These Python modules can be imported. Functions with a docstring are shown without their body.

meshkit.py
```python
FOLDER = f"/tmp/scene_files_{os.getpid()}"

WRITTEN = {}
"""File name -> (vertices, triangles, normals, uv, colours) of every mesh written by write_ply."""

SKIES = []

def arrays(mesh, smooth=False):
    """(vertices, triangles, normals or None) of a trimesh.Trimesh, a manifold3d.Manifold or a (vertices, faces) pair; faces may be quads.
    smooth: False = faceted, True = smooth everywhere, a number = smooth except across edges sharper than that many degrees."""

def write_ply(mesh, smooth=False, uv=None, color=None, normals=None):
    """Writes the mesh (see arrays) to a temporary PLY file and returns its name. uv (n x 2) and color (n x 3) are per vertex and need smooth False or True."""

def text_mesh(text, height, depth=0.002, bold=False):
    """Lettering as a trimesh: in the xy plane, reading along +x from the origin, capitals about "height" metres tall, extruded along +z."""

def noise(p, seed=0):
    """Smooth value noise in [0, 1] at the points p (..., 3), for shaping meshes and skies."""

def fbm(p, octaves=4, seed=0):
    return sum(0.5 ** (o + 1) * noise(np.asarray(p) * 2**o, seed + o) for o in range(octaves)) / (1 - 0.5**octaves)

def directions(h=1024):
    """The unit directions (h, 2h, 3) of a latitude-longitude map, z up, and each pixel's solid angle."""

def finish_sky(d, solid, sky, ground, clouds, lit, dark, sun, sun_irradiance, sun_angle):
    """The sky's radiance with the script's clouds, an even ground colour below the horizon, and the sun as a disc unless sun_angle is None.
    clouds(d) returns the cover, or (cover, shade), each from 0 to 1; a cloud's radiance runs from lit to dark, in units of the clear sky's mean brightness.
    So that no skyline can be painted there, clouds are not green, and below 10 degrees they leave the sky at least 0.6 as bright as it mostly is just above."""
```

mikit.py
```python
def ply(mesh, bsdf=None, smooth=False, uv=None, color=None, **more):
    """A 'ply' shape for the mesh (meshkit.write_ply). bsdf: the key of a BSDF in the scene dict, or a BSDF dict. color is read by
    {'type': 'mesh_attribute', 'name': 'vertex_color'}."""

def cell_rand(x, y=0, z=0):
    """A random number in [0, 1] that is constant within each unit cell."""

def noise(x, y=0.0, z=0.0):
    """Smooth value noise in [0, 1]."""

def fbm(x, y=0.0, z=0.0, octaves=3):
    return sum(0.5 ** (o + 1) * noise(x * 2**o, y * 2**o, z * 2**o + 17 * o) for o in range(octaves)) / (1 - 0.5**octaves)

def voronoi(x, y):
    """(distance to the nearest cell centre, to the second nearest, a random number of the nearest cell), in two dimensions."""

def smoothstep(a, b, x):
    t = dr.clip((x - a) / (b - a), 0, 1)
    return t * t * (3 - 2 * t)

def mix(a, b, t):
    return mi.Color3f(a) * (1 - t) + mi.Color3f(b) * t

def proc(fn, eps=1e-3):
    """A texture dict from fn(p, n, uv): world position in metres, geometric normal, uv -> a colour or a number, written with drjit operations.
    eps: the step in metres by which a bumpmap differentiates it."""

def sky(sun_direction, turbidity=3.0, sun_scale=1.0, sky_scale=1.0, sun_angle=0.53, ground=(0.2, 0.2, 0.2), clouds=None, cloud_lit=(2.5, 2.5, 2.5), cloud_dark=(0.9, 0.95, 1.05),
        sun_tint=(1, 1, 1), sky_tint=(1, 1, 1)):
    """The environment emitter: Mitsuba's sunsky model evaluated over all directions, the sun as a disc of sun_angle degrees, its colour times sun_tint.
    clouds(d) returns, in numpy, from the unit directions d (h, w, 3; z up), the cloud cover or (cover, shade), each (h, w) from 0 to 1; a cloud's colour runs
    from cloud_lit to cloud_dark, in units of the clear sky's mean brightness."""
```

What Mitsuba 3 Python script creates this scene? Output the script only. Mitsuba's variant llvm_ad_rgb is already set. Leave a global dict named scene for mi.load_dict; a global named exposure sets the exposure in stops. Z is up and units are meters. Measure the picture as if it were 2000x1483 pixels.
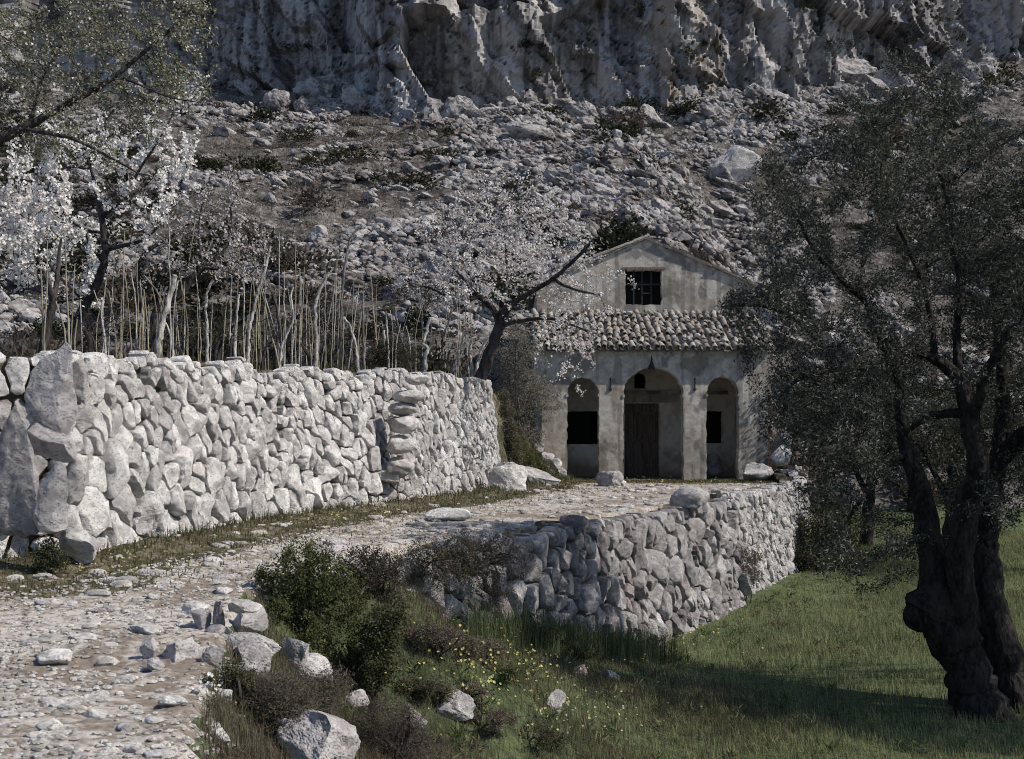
import math
import numpy as np, trimesh, mitsuba as mi, drjit as dr, mikit, meshkit
from mikit import noise, fbm, smoothstep, mix
from scipy.spatial import Voronoi, cKDTree
from shapely.geometry import Polygon, Point, box as sbox
from shapely import affinity

T = mi.ScalarTransform4f
scene, labels = {'type': 'scene'}, {}

# ------------------------------------------------------------------ camera, sky, exposure
F, HZ, CZ = 2400.0, 850.0, 1.6            # focal length and horizon in photo pixels (2000 wide), eye height
scene['camera'] = {'type': 'perspective', 'fov': math.degrees(2 * math.atan(1000 / F)), 'fov_axis': 'x',
                   'principal_point_offset_y': -(HZ - 741.5) / 1483.0, 'near_clip': 0.1, 'far_clip': 600.0,
                   'to_world': T().look_at(origin=[0, 0, CZ], target=[0, 10, CZ], up=[0, 0, 1])}
SUN = (0.82, -0.28, 0.82)
scene['sky'] = mikit.sky(SUN, turbidity=3, sun_scale=1.0, sky_scale=0.95, sun_tint=(0.88, 0.98, 1.16), sky_tint=(1.06, 1.0, 0.96))
exposure = 1.7

# ------------------------------------------------------------------ helpers
def at(px, py, d):
    return np.array([(px - 1000) / F * d, d, CZ + (HZ - py) / F * d])
def ss(a, b, x):
    t = np.clip((np.asarray(x, float) - a) / (b - a), 0, 1); return t * t * (3 - 2 * t)
def nz(x, y, s, seed=0, o=3):
    x, y = np.broadcast_arrays(np.asarray(x, float), np.asarray(y, float))
    return meshkit.fbm(np.stack([x * s, y * s, np.full_like(x, 7.3 * seed)], -1), o, seed) - 0.5
used = {}
def numbered(name):
    n = used.get(name, 0); used[name] = n + 1
    return name if n == 0 else f'{name}_{n:03d}'
def put(name, shape, parent=None):
    key = numbered((parent + '__' if parent else '') + name); scene[key] = shape; return key
def tag(key, label, cat=None, group=None, kind=None):
    d = labels.setdefault(key, {}); d['label'] = label
    if cat: d['category'] = cat
    if group: d['group'] = group
    if kind: d['kind'] = kind
    return key
def stuffpart(key): labels.setdefault(key, {})['kind'] = 'stuff'
def cat_mesh(ms):
    v, f, n = [], [], 0
    for m in ms:
        vv, ff = (m.vertices, m.faces) if hasattr(m, 'vertices') else m
        v.append(np.asarray(vv)); f.append(np.asarray(ff) + n); n += len(vv)
    return np.vstack(v), np.vstack(f)
def boxm(x0, x1, y0, y1, z0, z1):
    m = trimesh.creation.box([x1 - x0, y1 - y0, z1 - z0]); m.apply_translation([(x0 + x1) / 2, (y0 + y1) / 2, (z0 + z1) / 2]); return m

# ------------------------------------------------------------------ materials
def diffuse(key, col, rough=0.9, bump=None, scale=0.01, eps=2e-3, spec=0.2):
    b = {'type': 'principled', 'base_color': col if isinstance(col, dict) else {'type': 'rgb', 'value': col}, 'roughness': rough, 'specular': spec}
    if bump is not None:
        b = {'type': 'bumpmap', 'tex': mikit.proc(bump, eps), 'scale': scale, 'bsdf': b}
    scene[key] = {'type': 'twosided', 'b': b}
def stone_col(lo, hi, sp, seed):
    def fn(p, n, uv):
        a = fbm(p.x * 3.1 + seed, p.y * 3.1, p.z * 3.1, 3)
        b = fbm(p.x * 22 + seed, p.y * 22, p.z * 22, 3)
        c = mix(lo, hi, smoothstep(0.32, 0.62, a * 0.55 + b * 0.45))
        s = smoothstep(0.60, 0.72, fbm(p.x * 55, p.y * 55 + seed, p.z * 55, 2))
        c = mix(c, mi.Color3f(sp), s * 0.65)
        w = smoothstep(0.56, 0.70, fbm(p.x * 6 + 40, p.y * 6 + seed, p.z * 6, 2))
        return mix(c, mi.Color3f(lo) * 0.72, w * 0.55)
    return mikit.proc(fn)
def stone_bump(p, n, uv):
    return fbm(p.x * 14, p.y * 14, p.z * 14, 4) + 0.25 * noise(p.x * 90, p.y * 90, p.z * 90)
WHITE = [((.36, .35, .355), (.60, .59, .595), (.17, .16, .16)), ((.31, .30, .305), (.52, .51, .515), (.15, .14, .14)),
         ((.40, .39, .39), (.66, .65, .65), (.20, .19, .18)), ((.27, .255, .26), (.45, .43, .44), (.13, .12, .12))]
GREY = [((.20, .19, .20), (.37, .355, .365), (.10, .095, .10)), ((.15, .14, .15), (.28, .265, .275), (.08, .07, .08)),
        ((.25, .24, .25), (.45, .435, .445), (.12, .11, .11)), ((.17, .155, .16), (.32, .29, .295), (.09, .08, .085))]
for i, (a, b, c) in enumerate(WHITE): diffuse(f'm_white{i}', stone_col(a, b, c, 3.7 * i), bump=stone_bump, scale=0.035)
diffuse('m_path_stone', stone_col((.27, .255, .243), (.50, .485, .472), (.15, .14, .13), 91), bump=stone_bump, scale=0.03)
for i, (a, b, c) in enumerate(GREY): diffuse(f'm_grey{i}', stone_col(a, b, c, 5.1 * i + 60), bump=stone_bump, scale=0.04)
def hill_stone(p, n, uv):
    a = fbm(p.x * 1.3, p.y * 1.3, p.z * 1.3, 4)
    b = fbm(p.x * 7, p.y * 7, p.z * 7, 2)
    return mix((.10, .092, .093), (.37, .356, .36), smoothstep(0.33, 0.62, a * .6 + b * .4))
diffuse('m_hillrock', mikit.proc(hill_stone), bump=lambda p, n, uv: fbm(p.x * 3, p.y * 3, p.z * 3, 4), scale=0.2, eps=1e-2)
def hill_stone2(p, n, uv): return hill_stone(p, n, uv) * mi.Color3f(.72, .69, .68)
diffuse('m_hillrock2', mikit.proc(hill_stone2))
diffuse('m_core', (.035, .032, .030))
def path_col(p, n, uv):
    a = fbm(p.x * 1.7, p.y * 1.7, 3.0, 3); b = fbm(p.x * 13, p.y * 13, 1.0, 3)
    c = mix((.20, .168, .142), (.42, .396, .376), smoothstep(.35, .62, a * .5 + b * .5))
    return mix(c, (.13, .115, .095), smoothstep(.58, .72, fbm(p.x * 30, p.y * 30, 5.0, 2)) * .7)
diffuse('m_path', mikit.proc(path_col), bump=lambda p, n, uv: fbm(p.x * 16, p.y * 16, p.z * 16, 4), scale=0.05)
def earth_col(p, n, uv):
    a = fbm(p.x * 2.3, p.y * 2.3, 9.0, 3); b = fbm(p.x * 17, p.y * 17, 2.0, 2)
    return mix((.055, .052, .032), (.15, .13, .095), smoothstep(.35, .65, a * .5 + b * .5))
diffuse('m_earth', mikit.proc(earth_col), bump=lambda p, n, uv: fbm(p.x * 12, p.y * 12, p.z * 12, 3), scale=0.06)
def turf_col(p, n, uv):
    a = fbm(p.x * .9, p.y * .9, 4.0, 3); b = fbm(p.x * 15, p.y * 15, 4.0, 2)
    return mix((.045, .060, .030), (.10, .125, .062), smoothstep(.35, .65, a * .5 + b * .5))
diffuse('m_turf', mikit.proc(turf_col))
def hill_col(p, n, uv):
    a = fbm(p.x * .22, p.y * .22, p.z * .22, 3); b = fbm(p.x * 1.6, p.y * 1.6, p.z * 1.6, 3); d = fbm(p.x * 7, p.y * 7, 3.0, 2)
    c = mix((.046, .041, .038), (.145, .130, .123), smoothstep(.34, .64, a * .45 + b * .35 + d * .2))
    return mix(c, (.22, .212, .215), smoothstep(.56, .66, b * .55 + d * .45) * .75)
diffuse('m_hill', mikit.proc(hill_col), bump=lambda p, n, uv: fbm(p.x * 2.2, p.y * 2.2, p.z * 2.2, 4), scale=0.35, eps=1e-2)
def cliff_col(p, n, uv):
    # limestone: vertical seepage streaks, ochre stains, bedding that dips to the east
    q = p.x + 0.30 * (p.z - 30)
    streak = fbm(p.x * 1.1, p.z * 0.10, 3.0, 4)
    bed = fbm(q * 0.5, (p.z + .55 * p.x) * .9, 7.0, 3)
    gr = fbm(p.x * 2.5, p.z * 2.5, p.y, 4)
    c = mix((.15, .145, .150), (.40, .39, .395), smoothstep(.35, .64, streak * .55 + bed * .15 + gr * .3))
    och = smoothstep(.52, .66, fbm(p.x * .55 + 9, p.z * .07, 1.0, 3)) * smoothstep(3, 9, p.x) * (1 - smoothstep(15, 22, p.x))
    c = mix(c, (.28, .215, .16), och * .45)
    return mix(c, (.05, .05, .055), smoothstep(.58, .72, fbm(p.x * 1.6 + 30, p.z * .16, 5.0, 3)) * .6)
diffuse('m_cliff', mikit.proc(cliff_col), bump=lambda p, n, uv: fbm(p.x * 1.4, p.y * 1.4, p.z * 1.0, 4), scale=0.22, eps=1e-2)
def plaster_col(p, n, uv):
    a = fbm(p.x * 1.1, p.y * 1.1, p.z * .8, 4); b = fbm(p.x * 7, p.y * 7, p.z * 6, 3); s = fbm(p.x * 5, p.y * 5, p.z * .6, 3)
    c = mix((.28, .252, .222), (.49, .46, .425), smoothstep(.33, .62, a * .5 + b * .3 + s * .2))
    c = mix(c, (.11, .105, .105), smoothstep(.56, .68, fbm(p.x * 2.6 + 11, p.y, p.z * 1.6, 4)) * .65)
    run = smoothstep(.52, .70, fbm(p.x * 7 + 3, p.y * 2, p.z * .35, 3))
    c = mix(c, (.13, .125, .12), run * .55)
    c = mix(c, (.30, .25, .20), smoothstep(.60, .70, fbm(p.x * 1.7 + 50, p.y, p.z * 1.7, 3)) * .45)
    return mix(c, (.09, .085, .09), smoothstep(.60, .74, fbm(p.x * 19, p.y * 19, p.z * 14, 2)) * .25)
plaster_bump = lambda p, n, uv: fbm(p.x * 6, p.y * 6, p.z * 6, 4)
diffuse('m_plaster', mikit.proc(plaster_col), bump=plaster_bump, scale=0.018)
def plaster_in(p, n, uv):
    a = fbm(p.x * 1.3, 3.0, p.z * 1.1, 4); b = fbm(p.x * 8, 5.0, p.z * 6, 3)
    c = mix((.50, .46, .40), (.70, .66, .60), smoothstep(.35, .62, a * .55 + b * .45))
    damp = smoothstep(1.25, .25, p.z + 1.1 * (fbm(p.x * 2.2, 1.0, p.z * 2, 3) - .5))
    return mix(c, (.20, .115, .06), damp * .75)
diffuse('m_plaster_in', mikit.proc(plaster_in), bump=plaster_bump, scale=0.012)
TILE = [(.23, .19, .165), (.27, .235, .21), (.19, .165, .15), (.34, .315, .29), (.15, .138, .128)]
for i, c in enumerate(TILE):
    def tcol(p, n, uv, c=c, i=i):
        l = smoothstep(.5, .64, fbm(p.x * 9 + i, p.y * 9, p.z * 9, 3))
        return mix(mi.Color3f(c) * (.65 + .7 * fbm(p.x * 25, p.y * 25, p.z * 25, 2)), (.34, .33, .29), l * .6)
    diffuse(f'm_tile{i}', mikit.proc(tcol), bump=lambda p, n, uv: fbm(p.x * 30, p.y * 30, p.z * 30, 2), scale=0.01)
def wood_col(p, n, uv):
    g = fbm(p.x * 40, p.y * 40, p.z * 1.6, 3)
    return mix((.10, .076, .064), (.20, .16, .135), smoothstep(.35, .65, g))
diffuse('m_door', mikit.proc(wood_col), rough=.8)
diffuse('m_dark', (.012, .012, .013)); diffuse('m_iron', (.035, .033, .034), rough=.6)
def bark(lo, hi):
    def fn(p, n, uv):
        g = fbm(p.x * 14, p.y * 14, p.z * 3.5, 3); h = fbm(p.x * 50, p.y * 50, p.z * 18, 2)
        return mix(lo, hi, smoothstep(.35, .65, g * .6 + h * .4))
    return mikit.proc(fn)
bark_bump = lambda p, n, uv: fbm(p.x * 18, p.y * 18, p.z * 5, 3)
diffuse('m_bark_dark', bark((.022, .020, .021), (.065, .058, .058)), bump=bark_bump, scale=0.04)
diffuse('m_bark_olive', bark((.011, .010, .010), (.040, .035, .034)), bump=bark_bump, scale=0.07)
diffuse('m_bark_pale', bark((.22, .21, .205), (.52, .505, .49)), bump=bark_bump, scale=0.03)
diffuse('m_bark_grey', bark((.085, .080, .078), (.22, .21, .20)), bump=bark_bump, scale=0.03)
diffuse('m_cane', bark((.19, .172, .125), (.36, .33, .26)))
def thin(key, trans=0.7, rough=.55, spec=.3):
    scene[key] = {'type': 'principledthin', 'base_color': {'type': 'mesh_attribute', 'name': 'vertex_color'}, 'roughness': rough, 'diff_trans': trans, 'specular' if False else 'spec_tint': 0.0}
thin('m_leaf', 0.6); thin('m_petal', 0.6); thin('m_blade', 0.7)

# ------------------------------------------------------------------ terrain
L_LINE = np.array([(-16, 11.0), (-9, 11.9), (-6.2, 12.3), (-4.75, 12.9), (-4.3, 15.4), (-3.85, 18.5), (-3.18, 21.2), (-2.3, 23.2), (-2.0, 24.0), (-1.1, 27.0), (-.31, 30.0), (.45, 31.6), (1.05, 34.0), (1.42, 36.1), (1.2, 36.9), (.9, 37.6), (.9, 48), (.9, 60)])
R_LINE = np.array([(-.6, 1.0), (-1.2, 4.0), (-1.6, 6.4), (-2.05, 9.0), (-2.35, 11.0), (-2.2, 12.3), (-1.5, 13.7), (0, 16.2), (.75, 17.5), (2.1, 20.6), (3.1, 22.5), (4.75, 25.9), (6.55, 29.6), (7.8, 32.2), (8.35, 34.4), (8.4, 36.5), (8.2, 38.6), (8.6, 48), (9, 60)])
def sdist(line, x, y):
    x = np.asarray(x, float); y = np.asarray(y, float)
    best = np.full(x.shape, 1e9); sg = np.ones(x.shape)
    for a, b in zip(line[:-1], line[1:]):
        d = b - a; t = np.clip(((x - a[0]) * d[0] + (y - a[1]) * d[1]) / (d @ d), 0, 1)
        ex, ey = x - a[0] - t * d[0], y - a[1] - t * d[1]
        q = ex * ex + ey * ey; c = d[0] * (y - a[1]) - d[1] * (x - a[0])
        m = q < best - 1e-12; best = np.where(m, q, best); sg = np.where(m, np.where(c < 0, 1.0, -1.0), sg)
    return np.sqrt(best) * sg                                   # positive to the right of the line
def Hfull(x, y):
    x = np.asarray(x, float); y = np.asarray(y, float)
    sl, sr = sdist(L_LINE, x, y), sdist(R_LINE, x, y)
    rough = .10 * nz(x, y, 1.1, 1) + .07 * nz(x, y, 4.5, 2, 3) + .035 * nz(x, y, 14, 3, 2)
    z = .05 + .2 * ss(8, 13, y) + rough * (1 - .5 * ss(14, 22, y))
    z = z + .10 * ss(1.0, 0.0, sl) * (sl > 0) * ss(6, 12, y)
    k = ss(12.3, 15.2, y)
    w = 3.6 - 3.25 * k; o = -.1 - .55 * k
    tt = np.clip((sr - o) / w, 0, 1); f = (1 - k) * (1 - (1 - tt) ** 1.9) + k * ss(0, 1, tt)
    fz = -1.98 + .28 * ss(20, 36, y) + .10 * nz(x, y, .5, 5)
    fz = fz + 1.0 * ss(19.5, 13.5, y) * ss(10.5, 13, y) * ss(3.4, .2, sr) * (sr > 0)
    fz = fz + .30 * ss(1.5, 0.2, sr) * (sr > 0) * k * ss(22, 16, y)
    z = z * (1 - f) + fz * f + f * (1 - k) * .35 * nz(x, y, .9, 8)
    wl = .35 + 1.1 * ss(30.3, 33, y)
    t = ss(0, 1, (-sl - .25) / wl)
    tz = 2.28 + .5 * ss(12, 24, y) + .12 * nz(x, y, .7, 6)
    z = z + (tz - z) * t
    hl = 2.4 + .43 * (y - 41); hr = -1.9 + .60 * (y - 50)
    b = ss(7.5, 14, x); hill = hl * (1 - b) + hr * b + 2.6 * nz(x, y, .11, 11) + .9 * nz(x, y, .45, 12) + .4 * nz(x, y, 1.6, 13, 3)
    st = hill * .55; st = (np.floor(st) + ss(.15, .75, st - np.floor(st))) / .55   # low natural ledges
    hill = hill * .6 + st * .4
    cut = ss(46.6, 47.6, y) + ss(.8, .3, x) * ss(0, 1, (y - 33) / 5) + ss(8.4, 9.4, x)
    hill = np.where(cut >= 1, hill, z + (hill - z) * np.clip(cut, 0, 1))
    m = .5 * (z + hill + np.sqrt((z - hill) ** 2 + .25))
    hillmask = ss(-.2, .6, hill - z)
    z = z + (m - z) * np.where(y > 33, np.clip(cut * 3, 0, 1) * ss(33, 35, y), 0)
    return z, sl, sr, np.where(y > 33, hillmask, 0)
def H(x, y): return Hfull(np.atleast_1d(x), np.atleast_1d(y))[0]
def G(px, py, y0=3.0, y1=110.0):
    """where the sight line through a photo pixel meets the ground"""
    d = np.concatenate([np.arange(y0, min(45, y1), .05), np.arange(min(45, y1), y1, .25)]) if y1 > 45 else np.arange(y0, y1, .03)
    X, Z = (px - 1000) / F * d, CZ + (HZ - py) / F * d
    h = H(X, d); i = np.argmax(Z < h)
    if not (Z < h).any(): i = len(d) - 1
    return np.array([X[i], d[i], h[i]])

gx = np.unique(np.round(np.concatenate([np.arange(-75, -14, 1.0), np.arange(-14, -6, .16), np.arange(-6, 6, .085), np.arange(6, 14, .16), np.arange(14, 40, .4), np.arange(40, 80, 1.2)]), 3))
gy = np.unique(np.round(np.concatenate([np.arange(1.2, 4, .15), np.arange(4, 18, .075), np.arange(18, 40, .13), np.arange(40, 118, .45), np.arange(118, 128, 1.5)]), 3))
GX, GY = np.meshgrid(gx, gy)
gz, gsl, gsr, ghill = Hfull(GX, GY)
from scipy.interpolate import RegularGridInterpolator
_field = RegularGridInterpolator((gy, gx), np.stack([gz, gsl, gsr, ghill], -1), bounds_error=False, fill_value=None)
def Hfull(x, y):                                                    # from here on: read off the built ground
    q = _field(np.stack([np.asarray(y, float), np.asarray(x, float)], -1)); return q[..., 0], q[..., 1], q[..., 2], q[..., 3]
V = np.stack([GX, GY, gz], -1).reshape(-1, 3)
nx, ny = len(gx), len(gy)
ii = (np.arange(ny - 1)[:, None] * nx + np.arange(nx - 1)[None, :]).ravel()
quads = np.stack([ii, ii + 1, ii + nx + 1, ii + nx], -1)
qc = lambda A: A.ravel()[quads].mean(1)
csl, csr, chl, cx, cy = qc(gsl), qc(gsr), qc(ghill), qc(GX), qc(GY)
wob = .5 * nz(cx, cy, 1.3, 21)
is_hill = (chl > .5)
is_terr = (~is_hill) & (csl < -.12)
is_field = (~is_hill) & (~is_terr) & (csr > -.05 + .0 * wob)
verge = 1.35 + .75 * ss(12.6, 11, cy) - .5 * ss(30, 33, cy)
front = (cy > 34.3 + 1.0 * wob) & (cx > 1.2)
is_verge = (~is_hill) & (~is_terr) & (~is_field) & ((csl < verge + wob) | front | ((csr > -.45 + wob) & (cy > 20)))
is_path = ~(is_hill | is_terr | is_field | is_verge)
def ground(name, mask, mat, label):
    q = quads[mask]; u, inv = np.unique(q, return_inverse=True); q = inv.reshape(q.shape)
    k = put(name, mikit.ply((V[u], q), mat, smooth=True)); tag(k, label, kind='structure'); return k
ground('path', is_path, 'm_path', 'rough stony mule path climbing to the chapel')
ground('verge', is_verge, 'm_earth', 'weedy earth verge between path and stone wall')
ground('meadow', is_field, 'm_turf', 'green grassy field below the retaining wall')
ground('terrace', is_terr, 'm_earth', 'planted terrace soil above the dry stone wall')
ground('hillside', is_hill, 'm_hill', 'stony scrub hillside rising to the cliff')

# ------------------------------------------------------------------ stones and boulders
def rock(seed, sub=3, cuts=7, rough=.16, cutd=(.62, .9), freq=1.6):
    r = np.random.default_rng(seed)
    m = trimesh.creation.icosphere(subdivisions=sub); v = np.array(m.vertices)
    for _ in range(cuts):
        n = r.normal(size=3); n /= np.linalg.norm(n); d = r.uniform(*cutd)
        s = v @ n; v = v - np.outer(np.maximum(s - d, 0) * .93, n)
    nn = v / np.linalg.norm(v, axis=1, keepdims=True)
    k = meshkit.fbm(v * freq + r.uniform(0, 50, 3), 4, int(seed) % 97) - .5
    k2 = np.abs(meshkit.fbm(v * freq * 2.2 + r.uniform(0, 50, 3), 3, int(seed) % 89) - .5)
    v = v + nn * (k * rough * 2.2 - k2 * rough * 1.2)[:, None]
    v /= np.abs(v).max(0)
    return v, np.array(m.faces)
def rotz(v, a): c, s = math.cos(a), math.sin(a); return v @ np.array([[c, s, 0], [-s, c, 0], [0, 0, 1]])
def roty(v, a): c, s = math.cos(a), math.sin(a); return v @ np.array([[c, 0, -s], [0, 1, 0], [s, 0, c]])   # positive: falls towards +x

# ------------------------------------------------------------------ dry stone walls
def cells(poly, size, seed, aspect=.85, vary=1.0, grade=0.0):
    r = np.random.default_rng(seed); x0, y0, x1, y1 = poly.bounds
    n = int((x1 - x0) * (y1 - y0) / size ** 2 * 60)
    C = np.stack([r.uniform(x0, x1, n), r.uniform(y0, y1, n)], -1)
    R = size * (.42 + 1.0 * vary * r.random(n) ** 2.2) * (1 + grade * (.5 - (C[:, 1] - y0) / (y1 - y0)))
    P, Q = np.empty((n, 2)), np.empty(n); k = 0
    order = np.argsort(-R[: n // 8]); order = np.concatenate([order[: max(4, n // 200)], r.permutation(n)])
    for i in order:
        if k:
            d = P[:k] - C[i]; d[:, 1] *= aspect
            if (np.hypot(d[:, 0], d[:, 1]) < (Q[:k] + R[i]) * .5).any(): continue
        P[k], Q[k] = C[i], R[i]; k += 1
    P, Q = P[:k], Q[:k]
    S = P * [1, aspect]
    M = [S]
    for a, c in ((0, x0), (0, x1), (1, y0 * aspect), (1, y1 * aspect)):
        mm = S.copy(); mm[:, a] = 2 * c - mm[:, a]; M.append(mm)
    # power diagram by lifting: approximate by moving to a plain diagram of jittered points
    vo = Voronoi(np.vstack(M)); out = []
    for i in range(k):
        reg = vo.regions[vo.point_region[i]]
        if -1 in reg or len(reg) < 3: continue
        g = Polygon(vo.vertices[reg] / [1, aspect]).intersection(poly)
        if g.geom_type == 'Polygon' and g.area > size * size * .08: out.append(g)
    return out
def resample(ring, n):
    c = np.array(ring.coords); return np.array([ring.interpolate(t, normalized=True).coords[0] for t in np.linspace(0, 1, n, endpoint=False)])
def wall_stone(g, r, joint, bulge, back=.22):
    """one stone from its outline in the wall's plane: (along, up, out)"""
    s = math.sqrt(g.area)
    h = g.buffer(-joint * r.uniform(.5, 1.5) - .012 * s)
    if h.geom_type != 'Polygon' or h.is_empty: return None
    h2 = h.buffer(-.075 * s).buffer(.075 * s)
    if h2.geom_type == 'Polygon' and h2.area > .5 * h.area: h = h2
    n = 9 if s < .16 else (18 if s < .34 else 26)
    p = resample(h.exterior, n)
    if Polygon(p).exterior.is_ccw is False: p = p[::-1]
    p = p + r.normal(0, .026 * s, p.shape)
    c = p.mean(0); b = bulge * s * r.uniform(.75, 1.3)
    rings = [(.86, -back), (1.0, -.06 * s), (.985, .04 * s), (.93, None), (.80, None), (.55, None), (.25, None)]
    pl = [(r.normal(size=2) * .55, r.uniform(.55, 1.0)) for _ in range(3)]
    vs = []
    tilt = r.normal(0, .10, 2)
    for k, (q, hh) in enumerate(rings):
        xy = c + (p - c) * q; d = (xy - c) / s
        if hh is None:
            z = .05 * s + b * (1 - q ** 8.0)
            for g2, o in pl: z = np.minimum(z, b * o + (d @ g2) * b * 2.0 + .05 * s) if np.ndim(z) else np.minimum(np.full(n, z), b * o + (d @ g2) * b * 1.7 + .05 * s)
            z = np.maximum(z, .04 * s + .0 * d[:, 0])
        else: z = np.full(n, hh)
        if k: z = z + (xy - c) @ tilt
        vs.append(np.c_[xy, z])
    v = np.vstack(vs + [np.r_[c, vs[-1][:, 2].mean()][None]])
    m = len(rings); f = []
    a = np.arange(n); b2 = (a + 1) % n
    for k in range(m - 1):
        o = k * n; f += [np.stack([o + a, o + b2, o + n + b2], -1), np.stack([o + a, o + n + b2, o + n + a], -1)]
    o = (m - 1) * n; f.append(np.stack([o + a, o + b2, np.full(n, m * n)], -1))
    nn = meshkit.fbm(v * (3.2 / s) * .6 + r.uniform(0, 99, 3), 3, 5) - .5
    front = np.arange(len(v)) >= 2 * n
    v[:, 2] += np.where(front, nn * .22 * s, 0)
    v[:, :2] += (meshkit.fbm(v[:, [1, 2, 0]] * 9 + r.uniform(0, 99, 3), 2, 3)[:, None] - .5) * .05 * s * front[:, None]
    return v, np.vstack(f)
class Curve:
    def __init__(s, pts, zb, zt, batter):
        s.p = np.array(pts, float); d = np.diff(s.p, axis=0); s.l = np.r_[0, np.cumsum(np.hypot(*d.T))]; s.zb, s.zt, s.batter = np.array(zb, float), np.array(zt, float), batter
    def xy(s, u): return np.stack([np.interp(u, s.l, s.p[:, 0]), np.interp(u, s.l, s.p[:, 1])], -1)
    def base(s, u): return np.interp(u, s.l, s.zb)
    def top(s, u): return np.interp(u, s.l, s.zt)
    def normal(s, u):
        d = s.xy(np.asarray(u) + .35) - s.xy(np.asarray(u) - .35); d /= np.linalg.norm(d, axis=-1, keepdims=True) + 1e-12
        return np.stack([d[..., 1], -d[..., 0]], -1)           # to the right of the direction of travel
    def world(s, v):
        u, z, o = v[:, 0], v[:, 1], v[:, 2]
        uc = np.clip(u, 0, s.l[-1]); n = s.normal(uc); q = s.xy(uc)
        d = np.stack([-n[:, 1], n[:, 0]], -1) * (u - uc)[:, None]
        off = o - s.batter * (z - s.base(uc))
        return np.c_[q + d + n * off[:, None], z]
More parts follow.
